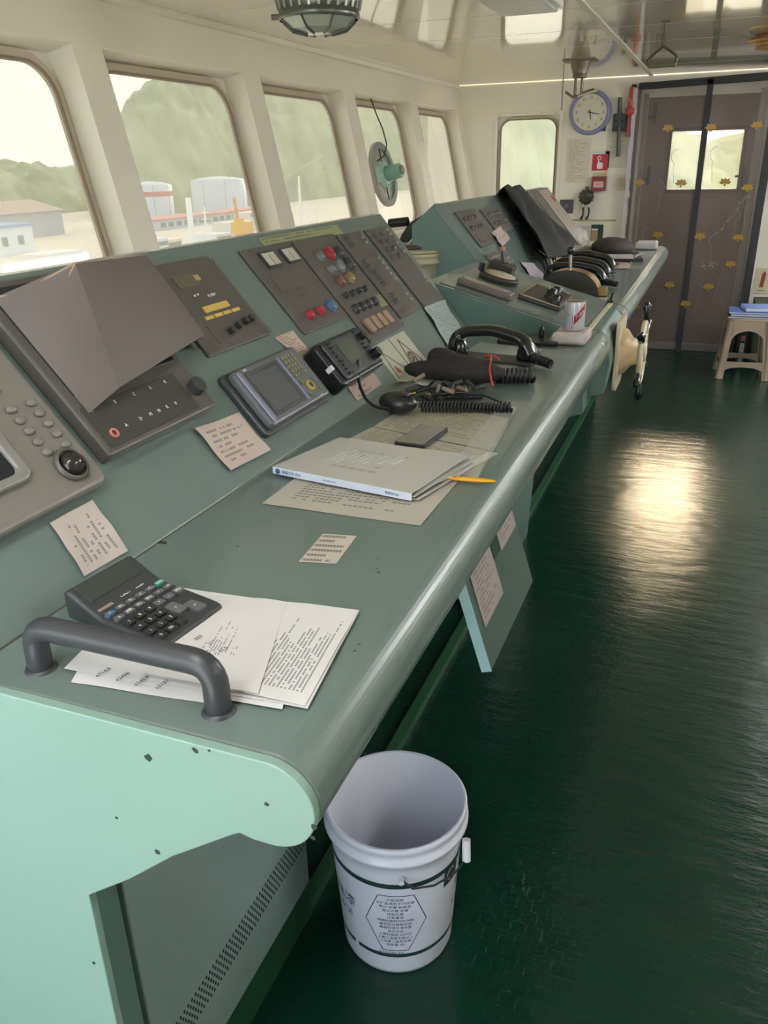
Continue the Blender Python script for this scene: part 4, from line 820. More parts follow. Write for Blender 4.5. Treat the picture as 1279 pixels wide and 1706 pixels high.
B().lathe([(0, .0), (.135, 0), (.14, .006), (.13, .012), (0, .014)], (0, 0, .362), 40).obj('lid', mat('old_cream', 'bdb49a'), t); B().lathe([(0, 0), (.095, 0), (.1, .008), (.08, .016), (0, .016)], (-.03, .0, .377), 36).obj('dark_disc', mat('disc_dark', '4d3f40', .3), t)
B().tube(bend([(-.02, 0, .39), (.02, 0, .43), (.05, 0, .47), (.09, 0, .44), (.07, 0, .40)], .03), .005, 8).obj('cord', white, t)
tag(B(Matrix.Translation((-1.60, 3.62, .886))).prism([(-.1, -.1, .0), (.1, -.1, 0), (.1, .1, 0), (-.1, .1, 0)], (0, 0, .36)).obj('carton', mat('yellowed', 'b8ad88', .5), None, .01), 'yellowed carton behind the cream bucket on the window shelf', 'box')
# clear-view screen in the fourth window
cv = thing('clear_view_screen', 'round spinning clear-view screen with a teal motor, set in the fourth window', 'window screen', RF @ Matrix.Translation((5.86, .69, .105)))
b = B(); cc = lambda r, n=48: [(r * math.cos(2 * math.pi * i / n), r * math.sin(2 * math.pi * i / n)) for i in range(n)]
ring(b, cc(.218), cc(.184), -.03, .0); b.obj('outer_ring', mat('ring_grey', '8d8a80', .4), cv, .003)
b = B(); ring(b, cc(.186), cc(.172), -.03, -.012); b.obj('inner_ring', mat('teal_ring', '6f968e', .4), cv, .003)
tg = mat('teal_guard', '9fc0b8', .4)
B().prism([(-.178, -.05, -.022), (.178, -.05, -.022), (.178, .05, -.022), (-.178, .05, -.022)], (0, 0, .006)).obj('guard_plate', tg, cv, .002); B().box((-.006, -.178, -.024), (.006, .178, -.016)).obj('spider_arm', dgrey, cv, .002); B().add([(x, y, -.01) for x, y in cc(.18, 40)], [tuple(range(40))]).obj('glass_disc', glass2, cv)
B().cyl((0, 0, -.02), (0, 0, -.04), .09, .07, 24).obj('guard_plate', tg, cv, .003); B().cyl((0, 0, -.04), (0, 0, -.15), .052, .05, 24).obj('motor', mat('teal_motor', '88b5a5', .4), cv, .004); B().cyl((0, 0, -.15), (0, 0, -.17), .03, .028, 16).obj('end_cap', mat('ring_grey', '8d8a80'), cv)
t_ = thing('hanging_wire', 'dark wire curving down from the top of the fourth window to the clear-view screen', 'cable', RF @ Matrix.Translation((5.83, .20, .06)))
B().tube([(0, 0, 0), (.02, .1, -.01), (.06, .2, -.02), (.08, .3, -.02), (.04, .37, .0), (-.04, .40, .03)], .005, 8).obj('wire', mat('wire_dark', '3b3a36', .5), t_)
# ceiling lamp near the camera
cl_ = thing('bulkhead_lamp', 'round ribbed ceiling lamp with a faceted glass bottom near the front windows', 'lamp', Matrix.Translation((-1.515, 3.25, CZ)))
pm = mat('lamp_pewter', '6f746e', .3, .6)
B().lathe([(0, 0), (.17, 0), (.172, -.02), (.16, -.06), (.15, -.095), (.155, -.10), (.155, -.115), (.148, -.12)], seg=40).obj('body', pm, cl_)
for k in range(28):
    a = 2 * math.pi * k / 28; B().prism([(.168 * math.cos(a + s * .03), .168 * math.sin(a + s * .03), -.02) for s in (-1, 1)] + [(.153 * math.cos(a + s * .03), .153 * math.sin(a + s * .03), -.09) for s in (1, -1)], (.006 * math.cos(a), .006 * math.sin(a), 0)).obj('rib', mat('lamp_rib', 'b5b5a8', .3, .5), cl_)
B().lathe([(.148, -.118), (.11, -.15), (.05, -.165), (0, -.168)], seg=8, smooth=False).obj('glass', mat('lamp_glass', 'b9c2b6', .12, metal=.3), cl_)
for k in range(8):
    a = 2 * math.pi * k / 8; B().tube([(.15 * math.cos(a), .15 * math.sin(a), -.12), (.112 * math.cos(a), .112 * math.sin(a), -.153), (.05 * math.cos(a), .05 * math.sin(a), -.168)], .004, 6).obj('guard_bar', pm, cl_)
B().cyl((.155 * math.cos(3.5), .155 * math.sin(3.5), -.105), (.18 * math.cos(3.5), .18 * math.sin(3.5), -.105), .01).obj('clamp_screw', gasket, cl_)
# strap hook
t = thing('ceiling_strap', 'dark metal triangle handle hanging from the ceiling by a chain link', 'handle', Matrix.Translation((-.38, 4.88, CZ)))
dm = mat('dark_iron', '4c4438', .4, .6)
B().box((-.02, -.02, -.004), (.02, .02, 0)).cyl((0, 0, 0), (0, 0, -.06), .004, seg=8).obj('hanger', dm, t)
B().tube([(.008 * math.sin(k * .628), 0, -.085 + .028 * math.cos(k * .628)) for k in range(11)], .0035, 6).obj('link', dm, t)
B().tube(bend([(0, 0, -.108), (-.075, 0, -.172), (-.058, 0, -.2)], .02), .006, 8).tube(bend([(0, 0, -.108), (.075, 0, -.16), (.066, 0, -.19)], .02), .006, 8).obj('triangle', dm, t)
B().box((-.062, -.012, -.204), (.07, .012, -.186)).obj('grip', mat('grip_green', '5e5c48', .5), t, .003)
# rudder telltale projector hanging before the clock
t = thing('ceiling_pendant', 'brownish ceiling fitting with two rods and small arms hanging before the clock', 'fitting', Matrix.Translation((-1.03, 6.4, CZ)))
bm_ = mat('pendant_brown', '7b7060', .4, .4)
B().box((-.11, -.09, -.008), (.11, .09, 0)).obj('base_plate', bm_, t, .002); B().lathe([(.07, -.008), (.06, -.05), (.045, -.09), (.05, -.095), (.045, -.11), (0, -.11)], seg=24).obj('cone', bm_, t)
for x in (-.025, .02): B().cyl((x, 0, -.10), (x, 0, -.215), .010, seg=10).obj('rod', bm_, t)
B().tube([(-.09, 0, -.19), (-.04, 0, -.225), (.02, 0, -.215), (.10, 0, -.18)], .009, 8).obj('arm', bm_, t); B().tube([(-.01, 0, -.222), (.06, -.02, -.205), (.13, -.02, -.19)], .007, 8).obj('pale_tube', mat('tube_cream', 'd8cfb6', .4), t)
t = thing('ceiling_lamp_amber', 'amber and brass ceiling lamp cut by the right picture edge', 'lamp', Matrix.Translation((.16, 5.72, CZ)))
B().lathe([(0, 0), (.10, 0), (.14, -.02), (.145, -.035), (.12, -.04), (.09, -.045), (.10, -.06), (.105, -.07), (.07, -.078), (0, -.08)], seg=36).obj('shade', mat('amber_wood', 'b08a52', .35), t); B().lathe([(.147, -.024), (.15, -.03), (.147, -.036)], seg=36).obj('brass_ring', brass, t)

# ================================================================ ON THE FAR WALL
YW = YF - .0005
def pl(nm, label, cat, x, z, group=None, y=YW): return thing(nm, label, cat, wf(x, z, y), group)
# clock
ck = pl('wall_clock', 'round wall clock with a lilac blue rim and a white dial showing half past five', 'clock', -1.148, 1.968)
ck['label'] = 'round wall clock with a lilac blue rim and white dial on the far wall'
B().lathe([(0, 0), (.172, 0), (.176, .02), (.17, .038), (.155, .045), (.142, .038), (.14, .03), (0, .03)], seg=48).obj('rim', mat('lilac_rim', '8388ac', .35), ck)
B().cyl((0, 0, .03), (0, 0, .031), .14, seg=48).obj('dial', mat('dial_cream', 'd9d5c2', .3), ck)
for k in range(1, 13):
    a = math.radians(90 - 30 * k); text('numeral', str(k), .036, ink, ck, (.112 * math.cos(a), .112 * math.sin(a), .0315), sx=.85)
def hand_(a, L, w): d = Vector((math.sin(a), math.cos(a), 0)); n = Vector((d.y, -d.x, 0)); return [(-d * .02 + n * w) + Vector((0, 0, .033)), (-d * .02 - n * w) + Vector((0, 0, .033)), (d * L - n * w * .5) + Vector((0, 0, .033)), (d * L + n * w * .5) + Vector((0, 0, .033))]
B().prism(hand_(math.radians(102), .085, .004), (0, 0, .001)).obj('minute_hand', ink, ck); B().prism(hand_(math.radians(168), .055, .005), (0, 0, .0012)).obj('hour_hand', ink, ck)
B().prism([(.03, -.03, .0318), (.06, -.03, .0318), (.055, -.06, .0318), (.035, -.06, .0318)], (0, 0, .0006)).obj('white_sticker', whiteink, ck)
b = pl('clock_backing', 'dark green board edge showing behind the lower right of the clock', 'board', -1.03, 1.87, y=YW); B().box((-.03, -.05, 0), (.02, .03, .006)).obj('board', mat('board_green', '3d5a50', .5), b)
# torch holder bar and red torch
t = pl('black_bar', 'long black bar in a square bracket between the clock and the red torch', 'bar', -.90, 1.88)
B().box((-.055, -.065, 0), (.06, .07, .03)).obj('bracket', mat('bracket_dark', '34343a', .4), t, .003); B().cyl((-.01, .19, .04), (.015, -.26, .04), .016, seg=12).obj('bar', mat('bar_dark', '3c4245', .35), t, .002); B().box((-.03, .02, .03), (.045, .06, .056)).box((-.03, -.03, .03), (.045, .0, .056)).obj('clip', mat('bracket_dark', '34343a'), t, .002)
t = pl('red_torch', 'red signal torch strapped upright on the far wall beside the door curtain', 'torch', -.808, 1.96)
rt = mat('torch_red', 'b0504a', .4)
B().cyl((0, .03, .04), (.005, .18, .04), .034, seg=20).obj('head', rt, t, .006); B().cyl((-.005, -.19, .04), (0, -.02, .04), .026, seg=20).obj('grip', rt, t, .006); B().lathe([(.03, -.03), (.05, -.02), (.052, .02), (.03, .035)], (0, 0, .04), 20, 'Y').obj('collar', rt, t)
B().tube([(-.03, .11, .06), (-.005, .07, .078), (.03, .03, .06)], .012, 8).obj('strap', mat('torch_orange', 'c57a5c', .4), t); B().cyl((.004, .18, .04), (.006, .2, .04), .02, seg=12).obj('cap', mat('cap_brown', '3a3230'), t)
# notices
t = pl('wall_notice', 'tall faded notice sheet of small print left of the fire sign', 'notice', -1.33, 1.415); B().sheet([(0, 0, .001), (.205, 0, .001), (.205, .355, .001), (0, .355, .001)], 2, 2, 0, .0004).obj('sheet', print_mat('faded_print', 'd8d3c2', 'a49f8e', 22, 16, .1, .05, .5), t)
t = pl('wall_notice', 'pale blank notice behind the bar and torch above the light switch', 'notice', -.995, 1.53); B().sheet([(0, 0, .001), (.21, 0, .001), (.21, .31, .001), (0, .31, .001)], 2, 2, 0, .0004).obj('sheet', print_mat('faded_print_b', 'd3d0c2', 'b3ae9e', 14, 12, .1, .3, .3), t)
t = pl('fire_alarm_sign', 'red square sign with a white hand pressing a button', 'sign', -1.036, 1.575)
B().box((-.075, -.085, 0), (.075, .09, .001)).obj('backing', paper, t); B().box((-.067, -.064, .001), (.067, .066, .002)).obj('red_field', mat('sign_red', 'b52b3a', .4), t)
hm_ = [(-.022, -.05), (.022, -.05), (.026, -.02), (.02, .0), (.008, .004), (.006, .0), (-.006, .004), (-.008, .03), (-.018, .03), (-.02, .0), (-.026, -.02)]
B().prism([(x, y, .002) for x, y in hm_], (0, 0, .001)).obj('white_hand', whiteink, t); b = B(); ring(b, [(-.008 + .02 * math.cos(k * .524), .036 + .018 * math.sin(k * .524)) for k in range(12)], [(-.008 + .012 * math.cos(k * .524), .036 + .010 * math.sin(k * .524)) for k in range(12)], .002, .003); b.obj('white_button', whiteink, t); 
t = pl('fire_call_point', 'small dark red fire call box under the fire sign', 'call box', -1.03, 1.405)
plate(B(), -.062, -.057, .062, .06, .006, 0, .045).obj('box', mat('call_red', '7e3034', .35), t, .004); B().box((-.042, -.03, .045), (.042, .02, .047)).obj('glass_label', mat('label_pink', 'd8b0a6', .4), t); text('label_print', 'PRESS', .014, red, t, (0, -.005, .0473)); B().box((.045, .06, .01), (.055, .10, .02)).obj('stub', ochre, t)
B().box((-.06, .066, 0), (.05, .09, .002)).obj('yellow_tape', mat('pale_tape', 'cdc493', .5), t)
t = pl('light_switch', 'cream double light switch right of the fire call box', 'switch', -.85, 1.415); plate(B(), -.052, -.058, .052, .058, .006, 0, .012).obj('plate', ivory, t, .003)
for x in (-.03, .004): plate(B(), x, -.035, x + .03, .035, .003, .012, .018).obj('rocker', mat('rocker', 'c9c19f', .4), t, .002)
t = pl('bell_handset', 'dark ribbed round fitting with two hanging black hooks below the call box', 'fitting', -1.128, 1.30)
B().lathe([(0, 0), (.05, 0), (.062, .02), (.06, .05), (.045, .07), (0, .078)], seg=12, smooth=False).obj('body', mat('iron_dark', '4e4c44', .35, .6), t, .003)
for k in range(12): a = k * .5236; B().box((.058 * math.cos(a) - .008, .058 * math.sin(a) - .008, .01), (.058 * math.cos(a) + .008, .058 * math.sin(a) + .008, .055)).obj('lug', mat('iron_dark', '4e4c44'), t, .002)
B().cyl((0, .06, .03), (0, .085, .03), .014).obj('gland', mat('iron_dark', '4e4c44'), t)
for x in (-.02, .028): B().cyl((x, -.05, .04), (x, -.085, .04), .012, seg=10).obj('ferrule', chrome, t); B().tube([(x, -.085, .04), (x + .006, -.12, .04), (x + .002, -.155, .04), (x - .014, -.185, .045)], [.009, .008, .008, .012], 8).obj('hook', blk, t)
t = pl('wall_socket_plate', 'dark square plate low on the far wall left of the hooked fitting', 'plate', -1.30, 1.22); plate(B(), -.06, -.058, .06, .058, .003, 0, .01).obj('plate', mat('plate_dark', '514e4c', .4), t, .002); B().lathe([(.022, .01), (.024, .014), (.016, .016), (0, .016)], seg=20).obj('button', mat('plate_mid', '6a6662', .4), t)
t = pl('leaning_paper', 'pale sheet standing against the far wall beside the small calendar', 'paper', -1.215, .93); B().sheet([(0, 0, .002), (.14, 0, .002), (.14, .13, .002), (0, .13, .002)], 2, 2, 0, .0004).obj('sheet', print_mat('lean_print', 'c5bec4', '77707a', 8, 8, .2, .2, .3), t)
t = pl('pinned_calendar', 'small dark green bordered calendar card on the far wall above the desk end', 'calendar', -1.07, .93); B().box((0, 0, 0), (.105, .14, .004)).obj('card', mat('card_green', '2b3b34', .5), t); B().box((.005, .0, .004), (.06, .085, .005)).obj('picture', mat('card_tan', 'a58c6a', .5), t); B().box((.005, .09, .004), (.06, .105, .005)).obj('white_strip', whiteink, t)
# ---- magnetic mesh curtain in front of the door
YC = YF - .07
cu = thing('door_curtain', 'brownish see-through mesh door curtain with gold butterflies and black strips', 'curtain', wf(0, 0, YC))
mm = bpy.data.materials.new('curtain_mesh'); mm.use_nodes = True; nt = mm.node_tree; nt.nodes.clear(); N = nt.nodes.new; L = nt.links.new
o_ = N('ShaderNodeOutputMaterial'); tb = N('ShaderNodeBsdfTransparent'); pb = N('ShaderNodeBsdfPrincipled'); pb.inputs['Base Color'].default_value = S('7d746e'); pb.inputs['Roughness'].default_value = .35
mx_ = N('ShaderNodeMixShader'); wv = N('ShaderNodeTexNoise'); wv.inputs['Scale'].default_value = 4; tcc = N('ShaderNodeTexCoord'); L(tcc.outputs['Object'], wv.inputs['Vector'])
rr_ = N('ShaderNodeMapRange'); rr_.inputs['To Min'].default_value = .34; rr_.inputs['To Max'].default_value = .52; L(wv.outputs['Fac'], rr_.inputs['Value']); L(rr_.outputs[0], mx_.inputs[0]); L(tb.outputs[0], mx_.inputs[1]); L(pb.outputs[0], mx_.inputs[2]); L(mx_.outputs[0], o_.inputs[0])
for x0, x1, s in ((-.755, -.215, 1), (-.215, .30, 2)):
    b = B(); nx, ny = 16, 24; vs = []
    for j in range(ny + 1):
        for i in range(nx + 1): u = i / nx; v = j / ny; vs.append((x0 + (x1 - x0) * u, .02 + 2.15 * v, .01 * math.sin(u * 9 + s) + .014 * noise.noise((u * 3, v * 4, s)) * (1.2 - v)))
    b.add(vs, [(j * (nx + 1) + i, j * (nx + 1) + i + 1, (j + 1) * (nx + 1) + i + 1, (j + 1) * (nx + 1) + i) for j in range(ny) for i in range(nx)], True); b.obj('mesh_panel', mm, cu)
ks = mat('black_strip', '25272a', .6)
B().box((-.237, .0, .012), (-.190, 2.17, .02)).obj('magnet_strip', ks, cu, .002); B().prism([(-.76, 2.115, .012), (.32, 2.14, .012), (.32, 2.20, .012), (-.76, 2.165, .012)], (0, 0, .008)).obj('top_band', ks, cu, .002)
B().prism([(.235, .02, .012), (.30, .02, .012), (.315, 2.17, .012), (.255, 2.17, .012)], (0, 0, .008)).obj('side_band', ks, cu, .002)
B().box((-.765, .03, .012), (-.735, 2.15, .018)).obj('side_band', mat('strip_brown', '5e524c', .5), cu, .002)
b = B(); vs = []
for j in range(60): z = .45 + j * .0285; w_ = .014 + .008 * noise.noise((z * 9, 0, 0)); vs += [(-.80 + .012 * noise.noise((z * 7, 3, 0)), z, .005), (-.772 + w_, z, .018 + .008 * noise.noise((z * 14, 5, 0)))]
b.add(vs, [(2 * j, 2 * j + 1, 2 * j + 3, 2 * j + 2) for j in range(59)], True); b.obj('silver_tape', mat('silver_tape', 'c6c3d0', .25, .3), cu)
gold = mat('gold_print', '9a7a38', .35, .4); silver = mat('silver_print', 'c2c2b8', .3, .4)
fb = B()
for k, (a, r) in enumerate(((90, .046), (50, .052), (130, .052), (15, .05), (165, .05), (250, .024), (290, .024))):
    d = Vector((math.cos(math.radians(a)), math.sin(math.radians(a)), 0)); n_ = Vector((-d.y, d.x, 0)); c = Vector((0, -.008, .0004 * k))
    fb.add([c, c + d * r * .55 + n_ * r * .3, c + d * r, c + d * r * .55 - n_ * r * .3], [(0, 3, 2, 1)])
fme = fb.mesh('gold_butterfly'); fme.materials.append(gold)
for x, z in ((-.5, 1.82), (-.17, 1.815), (.17, 1.82), (-.685, 1.41), (-.35, 1.40), (-.01, 1.405), (.165, 1.36), (-.49, .99), (-.15, .98), (.15, .975), (-.35, .575), (-.03, .57), (.12, .76), (-.62, .38), (-.20, .42)):
    o = bpy.data.objects.new('gold_butterfly', fme); C.objects.link(o); o.parent = cu; o.location = (x, z, .022)
for x, z, f in ((-.43, 1.66, 1), (-.13, 1.67, 1), (-.50, 1.42, -1), (.12, 1.2, -1), (-.05, 1.0, 1), (-.6, 1.05, 1), (-.1, .6, -1), (.05, .75, -1), (.17, 1.3, 1)):
    B().tube([(x + f * .03 * math.cos(k * .7) * (1 - k / 14), z + .03 * math.sin(k * .7) * (1 - k / 14) - .012 * k, .022) for k in range(12)] + [(x + f * .02, z - .26, .022)], .0016, 5).obj('vine', mat('vine_grey', '8c8878', .4, .3), cu)
spk = B()
for k in range(90):
    t_ = random.random(); x = (.17 - .22 * t_ + random.gauss(0, .012)) if k % 2 else (-.12 + .14 * random.random()); z = (1.3 - .35 * t_) if k % 2 else (.72 + .06 * random.random()); spk.box((x, z, .022), (x + .004, z + .004, .024))
tag(spk.obj('glitter', silver, cu), kind='stuff')
# right of the door: notice and box
t = pl('wall_notice', 'cream notice with a red figure right of the door curtain', 'notice', .35, .52, y=YF - .004)
B().box((-.02, 0, 0), (.42, .21, .003)).obj('sheet', mat('cream_notice', 'c9c6a2', .5), t); B().prism([(.02, .05, .003), (.05, .05, .003), (.062, .16, .003), (.05, .185, .003), (.03, .16, .003)], (0, 0, .001)).obj('red_figure', mat('figure_red', '8c3234', .5), t); B().box((.008, .02, .003), (.07, .026, .004)).obj('print_line', mat('line_grey', '7d7a68', .5), t); text('notice_print', '注意', .03, ink, t, (.13, .16, .0035))
t = thing('low_cabinet', 'dark low cabinet behind the plastic stool at the right wall', 'cabinet', Matrix.Translation((.72, 7.55, 0))); B().box((-.38, -.2, 0), (.38, .2, .50)).obj('body', mat('cabinet_dark', '2f352c', .5), t, .006); B().box((-.36, -.215, .03), (.36, -.2, .47)).obj('door', mat('cabinet_door', '3a4036', .45), t, .004)
# plastic stool
sm_ = mat('taupe_plastic', '9c8c7c', .3, coat=.3)
so = thing('plastic_stool', 'taupe moulded plastic stool with arched sides, blue files on its seat', 'stool', flat(.29, 7.0, 0, math.radians(4)))
HS, RT, RB = .455, .145, .185
def rad(z): return RB + (RT - RB) * z / HS
plate(B(), -RT, -RT, RT, RT, .05, HS - .025, HS).obj('seat', sm_, so, .006, 3)
def side(k):
    """one face of the stool: a tapering plate with an arched upper opening and a low skirt arch"""
    M = Matrix.Rotation(math.pi / 2 * k, 4, 'Z'); b = B(M); n = 10
    def P(x, z): return (x, -rad(z) + .004 * 0, z)
    lw = .045; segs = []
    def strip(A, Bb):
        m = len(A); vs = [P(*p) for p in A] + [P(*p) for p in Bb] + [(x, y + .006, z) for x, y, z in ([P(*p) for p in A] + [P(*p) for p in Bb])]
        fs = []
        for i in range(m - 1): fs += [(i, i + 1, m + i + 1, m + i), (2 * m + i + 1, 2 * m + i, 3 * m + i, 3 * m + i + 1), (m + i, m + i + 1, 3 * m + i + 1, 3 * m + i), (i + 1, i, 2 * m + i, 2 * m + i + 1)]
        fs += [(0, m, 3 * m, 2 * m), (m - 1, 2 * m - 1 + 0, 4 * m - 1, 3 * m - 1)]
        b.add(vs, fs)
    for s in (-1, 1):
        strip([(s * rad(z) * .97, z) for z in (0, .1, .2, .3, .43)], [(s * (rad(z) - lw), z) for z in (0, .1, .2, .3, .43)])
    w0 = rad(.3) - lw; strip([(w0 * math.cos(math.pi * i / n) * 1.02, .28 + .09 * math.sin(math.pi * i / n)) for i in range(n + 1)], [(w0 * math.cos(math.pi * i / n) * 1.02, .435) for i in range(n + 1)])
    w1 = rad(.1) - lw; strip([(w1 * math.cos(math.pi * i / n), .065 + .03 * math.sin(math.pi * i / n)) for i in range(n + 1)], [(w1 * math.cos(math.pi * i / n), .135) for i in range(n + 1)])
    return b.obj('side_frame', sm_, so)
for k in range(4): side(k)
for sx in (-1, 1):
    for sy in (-1, 1): B().tube([(sx * (rad(z) - .012), sy * (rad(z) - .012), z) for z in (0.001, .01, .15, .3, .44)], [.026, .022, .021, .02, .02], 12).obj('leg', sm_, so)
for i, (m, lab, z, r_, dx) in enumerate((('3c4050', 'dark folder at the bottom of the pile on the stool', .456, -.02, 0), ('8d95a4', 'grey blue folder second from the bottom on the stool', .472, .03, .01), ('4a6ab0', 'deep blue folder in the middle of the pile on the stool', .488, .0, .0), ('6f8fd6', 'bright blue box file with white page edges on top of the pile', .506, .18, .09))):
    t = thing('folder', lab, 'folder', flat(.30 + dx, 7.01 + .01 * i, z, r_), 'folders on the stool'); w_, d_ = (.155, .13) if i < 3 else (.15, .11); hh = .0145 if i < 3 else .028
    B().box((-w_, -d_, 0), (w_, d_, .0022)).box((-w_, -d_, hh - .0022), (w_, d_, hh)).obj('cover', mat('folder_' + m, m, .35), t, .0008); B().box((-w_ + .003, -d_ + .003, .0022), (w_ - .006, d_ - .003, hh - .0022)).obj('page_block', mat('file_pages', 'd9dcea', .6), t)
t = thing('ring_binder', 'black ring binder with white spine labels standing under the stool', 'binder', flat(.285, 7.28, 0)); B().box((-.035, -.03, 0), (.035, .2, .31)).obj('cover', blk, t, .003); B().box((-.017, -.032, .05), (.017, -.03, .20)).obj('spine_label', white, t); B().box((-.017, -.032, .215), (.017, -.03, .26)).obj('spine_label', mat('label_rose', 'c08088', .5), t)
for k in range(3): text('label_print', '文', .018, ink, t, (0, 0, 0), flipM=frame((0, -.0322, .08 + .04 * k), (1, 0, 0), (0, 0, 1), (0, -1, 0)))

# ================================================================ WHITE BUCKET IN FRONT
H_, R0, R1 = .375, .121, .146
bw = mat('bucket_white', 'cfd2e0', .38, var=.04, vscale=10)
bu = bucket('white_bucket', 'white plastic paint bucket with dark green bands, on the floor by the console end', Matrix.Translation((-.487, 1.252, 0)) @ Matrix.Rotation(math.radians(14), 4, 'Z'), H_, R0, R1, bw)
bgm = mat('band_green', '1f3b38', .4); pbm = mat('print_blue', '3a4468', .5)
HB = H_ - .075; rb0 = R0 + .0; rb1 = R1 - .006
def band(z, w, a0=0, a1=2 * math.pi, n=64):
    b = B(); vs = []
    for i in range(n + 1):
        a = a0 + (a1 - a0) * i / n
        for zz in (z, z + w): r_ = rb0 + (rb1 - rb0) * (zz - .012) / (HB - .012) + .0005; vs.append((r_ * math.sin(a), -r_ * math.cos(a), zz))
    return b.add(vs, [(2 * i, 2 * i + 2, 2 * i + 3, 2 * i + 1) for i in range(n)], True)
band(.266, .013).obj('green_band', bgm, bu); band(.056, .011, -.62, 2 * math.pi - .70).obj('green_band', bgm, bu)
RZ = lambda y: rb0 + (rb1 - rb0) * (y - .012) / (HB - .012) + .0006
def wp(b, poly): ps = [Vector((RZ(y) * math.sin(x / .13), -RZ(y) * math.cos(x / .13), y)) for x, y in poly]; return b.add(ps, [tuple(range(len(ps)))])
hx = [(.038, .078), (.076, .165), (.048, .245), (-.022, .245), (-.052, .165), (-.018, .078)]
for i in range(6):
    (xa, ya), (xb, yb_) = hx[i], hx[(i + 1) % 6]; d = Vector((xb - xa, yb_ - ya)).normalized(); n_ = Vector((-d.y, d.x)) * .0009; b = B()
    for k in range(6):
        p = Vector((xa, ya)).lerp(Vector((xb, yb_)), k / 6); q = Vector((xa, ya)).lerp(Vector((xb, yb_)), (k + 1) / 6); wp(b, [tuple(p - n_), tuple(q - n_), tuple(q + n_), tuple(p + n_)])
    b.obj('hexagon_line', pbm, bu)
lines = ['产品说明', '本产品适用于内外墙', '防水 防霉 耐擦洗', '施工方便 无毒', '性能优良', '注意事项', '使用前搅拌均匀涂刷', '避免阳光直射存放', '基层处理干净平整', '请勿冷冻', '1 密封保存 24个月', '2 施工温度五度以上', '3 远离儿童及火源', '净含量 18L']
for i, s in enumerate(lines):
    w_ = .0085
    o = text('label_print', s, w_, pbm, bu, ext=0); z0 = .233 - i * .0105
    for v in o.data.vertices: y = v.co.y + z0; x = v.co.x + .011; v.co = (RZ(y) * math.sin(x / .13), -RZ(y) * math.cos(x / .13), y)
for s, sz, x0, z0 in (('净味漆', .034, -.128, .185), ('NICE', .026, -.118, .145), ('漆', .034, .175, .19), ('ICE', .024, .175, .14), ('生产许可 地址 电话', .0065, .0, .070)):
    o = text('label_print', s, sz, pbm, bu, ext=0)
    for v in o.data.vertices: y = v.co.y + z0; x = v.co.x + x0; v.co = (RZ(y) * math.sin(x / .13), -RZ(y) * math.cos(x / .13), y)
b = B(); 
for k in range(4): wp(b, [(.118 + .011 * k, .222), (.129 + .011 * k, .222), (.129 + .011 * k, .272), (.118 + .011 * k, .272)])
b.obj('green_emblem', bgm, bu)
b = B()
for k in range(10):
    a = .5 + k * .45; wp(b, [(.140 + .014 * math.cos(a), .247 + .016 * math.sin(a)), (.140 + .011 * math.cos(a), .247 + .013 * math.sin(a)), (.140 + .011 * math.cos(a + .45), .247 + .013 * math.sin(a + .45)), (.140 + .014 * math.cos(a + .45), .247 + .016 * math.sin(a + .45))])
b.obj('emblem_leaf', whiteink, bu)
hz = R1 + .001; B().tube([(.028, -hz + .002, .30), (.05, -hz - .002, .285), (.09, -hz + .028, .266), (.125, -hz + .062, .262), (.15, -hz + .10, .264)], .0022, 8).obj('wire_bail', mat('wire_bail', '33363a', .35, .5), bu)
B().cyl((.025, -hz + .006, .30), (.027, -hz - .006, .30), .006, seg=12).obj('bail_ear', bw, bu); B().cyl((.152, -.045, .262), (.150, -.03, .305), .009, seg=12).obj('bail_grip', white, bu)

# ================================================================ OUTSIDE, SEEN THROUGH THE WINDOWS
GZ = -9.0
seam_ = mat('hazy_water', 'c9c7bd', .3)
struct(B().box((-600, -300, GZ - 1), (-4, 700, GZ)).obj('quay_ground', mat('quay_concrete', 'd2c9b8', .8, var=.15, vscale=.05)))
hm = mat('hill_foliage', '8f9a78', .9, var=.55, vscale=.16)
def hill(nm, path, seed, label):
    """a wooded hillside: a ridge line (x, y, height) with bumpy tree crowns"""
    b = B(); n = 90; m = 26; vs = []
    for i in range(n + 1):
        t = i / n * (len(path) - 1); k = min(int(t), len(path) - 2); f = t - k; f = f * f * (3 - 2 * f)
        p = Vector(path[k]) * (1 - f) + Vector(path[k + 1]) * f
        for j in range(m + 1):
            v = j / m; base = Vector((p.x + 20 * (1 - v), p.y - 12 * (1 - v), 0)); z = GZ + (p.z - GZ) * math.sin(v * math.pi / 2) ** .8
            d = noise.noise((base.x * .11, base.y * .11, z * .1 + seed)) * 2.2 + noise.noise((base.x * .35, base.y * .35, z * .35 + seed)) * 1.3
            vs.append((base.x + d * .7, base.y - d * .5, z + d * min(1, v * 3)))
    fs = [(i * (m + 1) + j, (i + 1) * (m + 1) + j, (i + 1) * (m + 1) + j + 1, i * (m + 1) + j + 1) for i in range(n) for j in range(m)]
    b.add(vs, fs, True)
    return tag(b.obj(nm, hm), label, 'hill', None, 'stuff')
hill('wooded_hill', [(-150, 178, -3), (-150, 190, 12), (-150, 200, 19), (-150, 210, 23.5), (-150, 226, 26.5), (-150, 250, 25), (-150, 320, 27), (-150, 420, 34), (-190, 560, 40)], 3, 'tall wooded hill filling the view through the front windows')
hill('low_wooded_ridge', [(-190, 60, 8), (-190, 150, 6.5), (-190, 192, 4.2), (-190, 210, 3), (-190, 240, 2), (-190, 300, 0)], 8, 'low wooded ridge on the horizon beyond the harbour sheds in the nearest window')
hill('coast_hill', [(-60, 150, 12), (-46, 134, 13), (-30, 126, 14), (-22, 135, 10), (-10, 230, 5), (60, 380, 14), (200, 480, 18)], 5, 'pale wooded shore beyond the quay behind the side window and the door window')
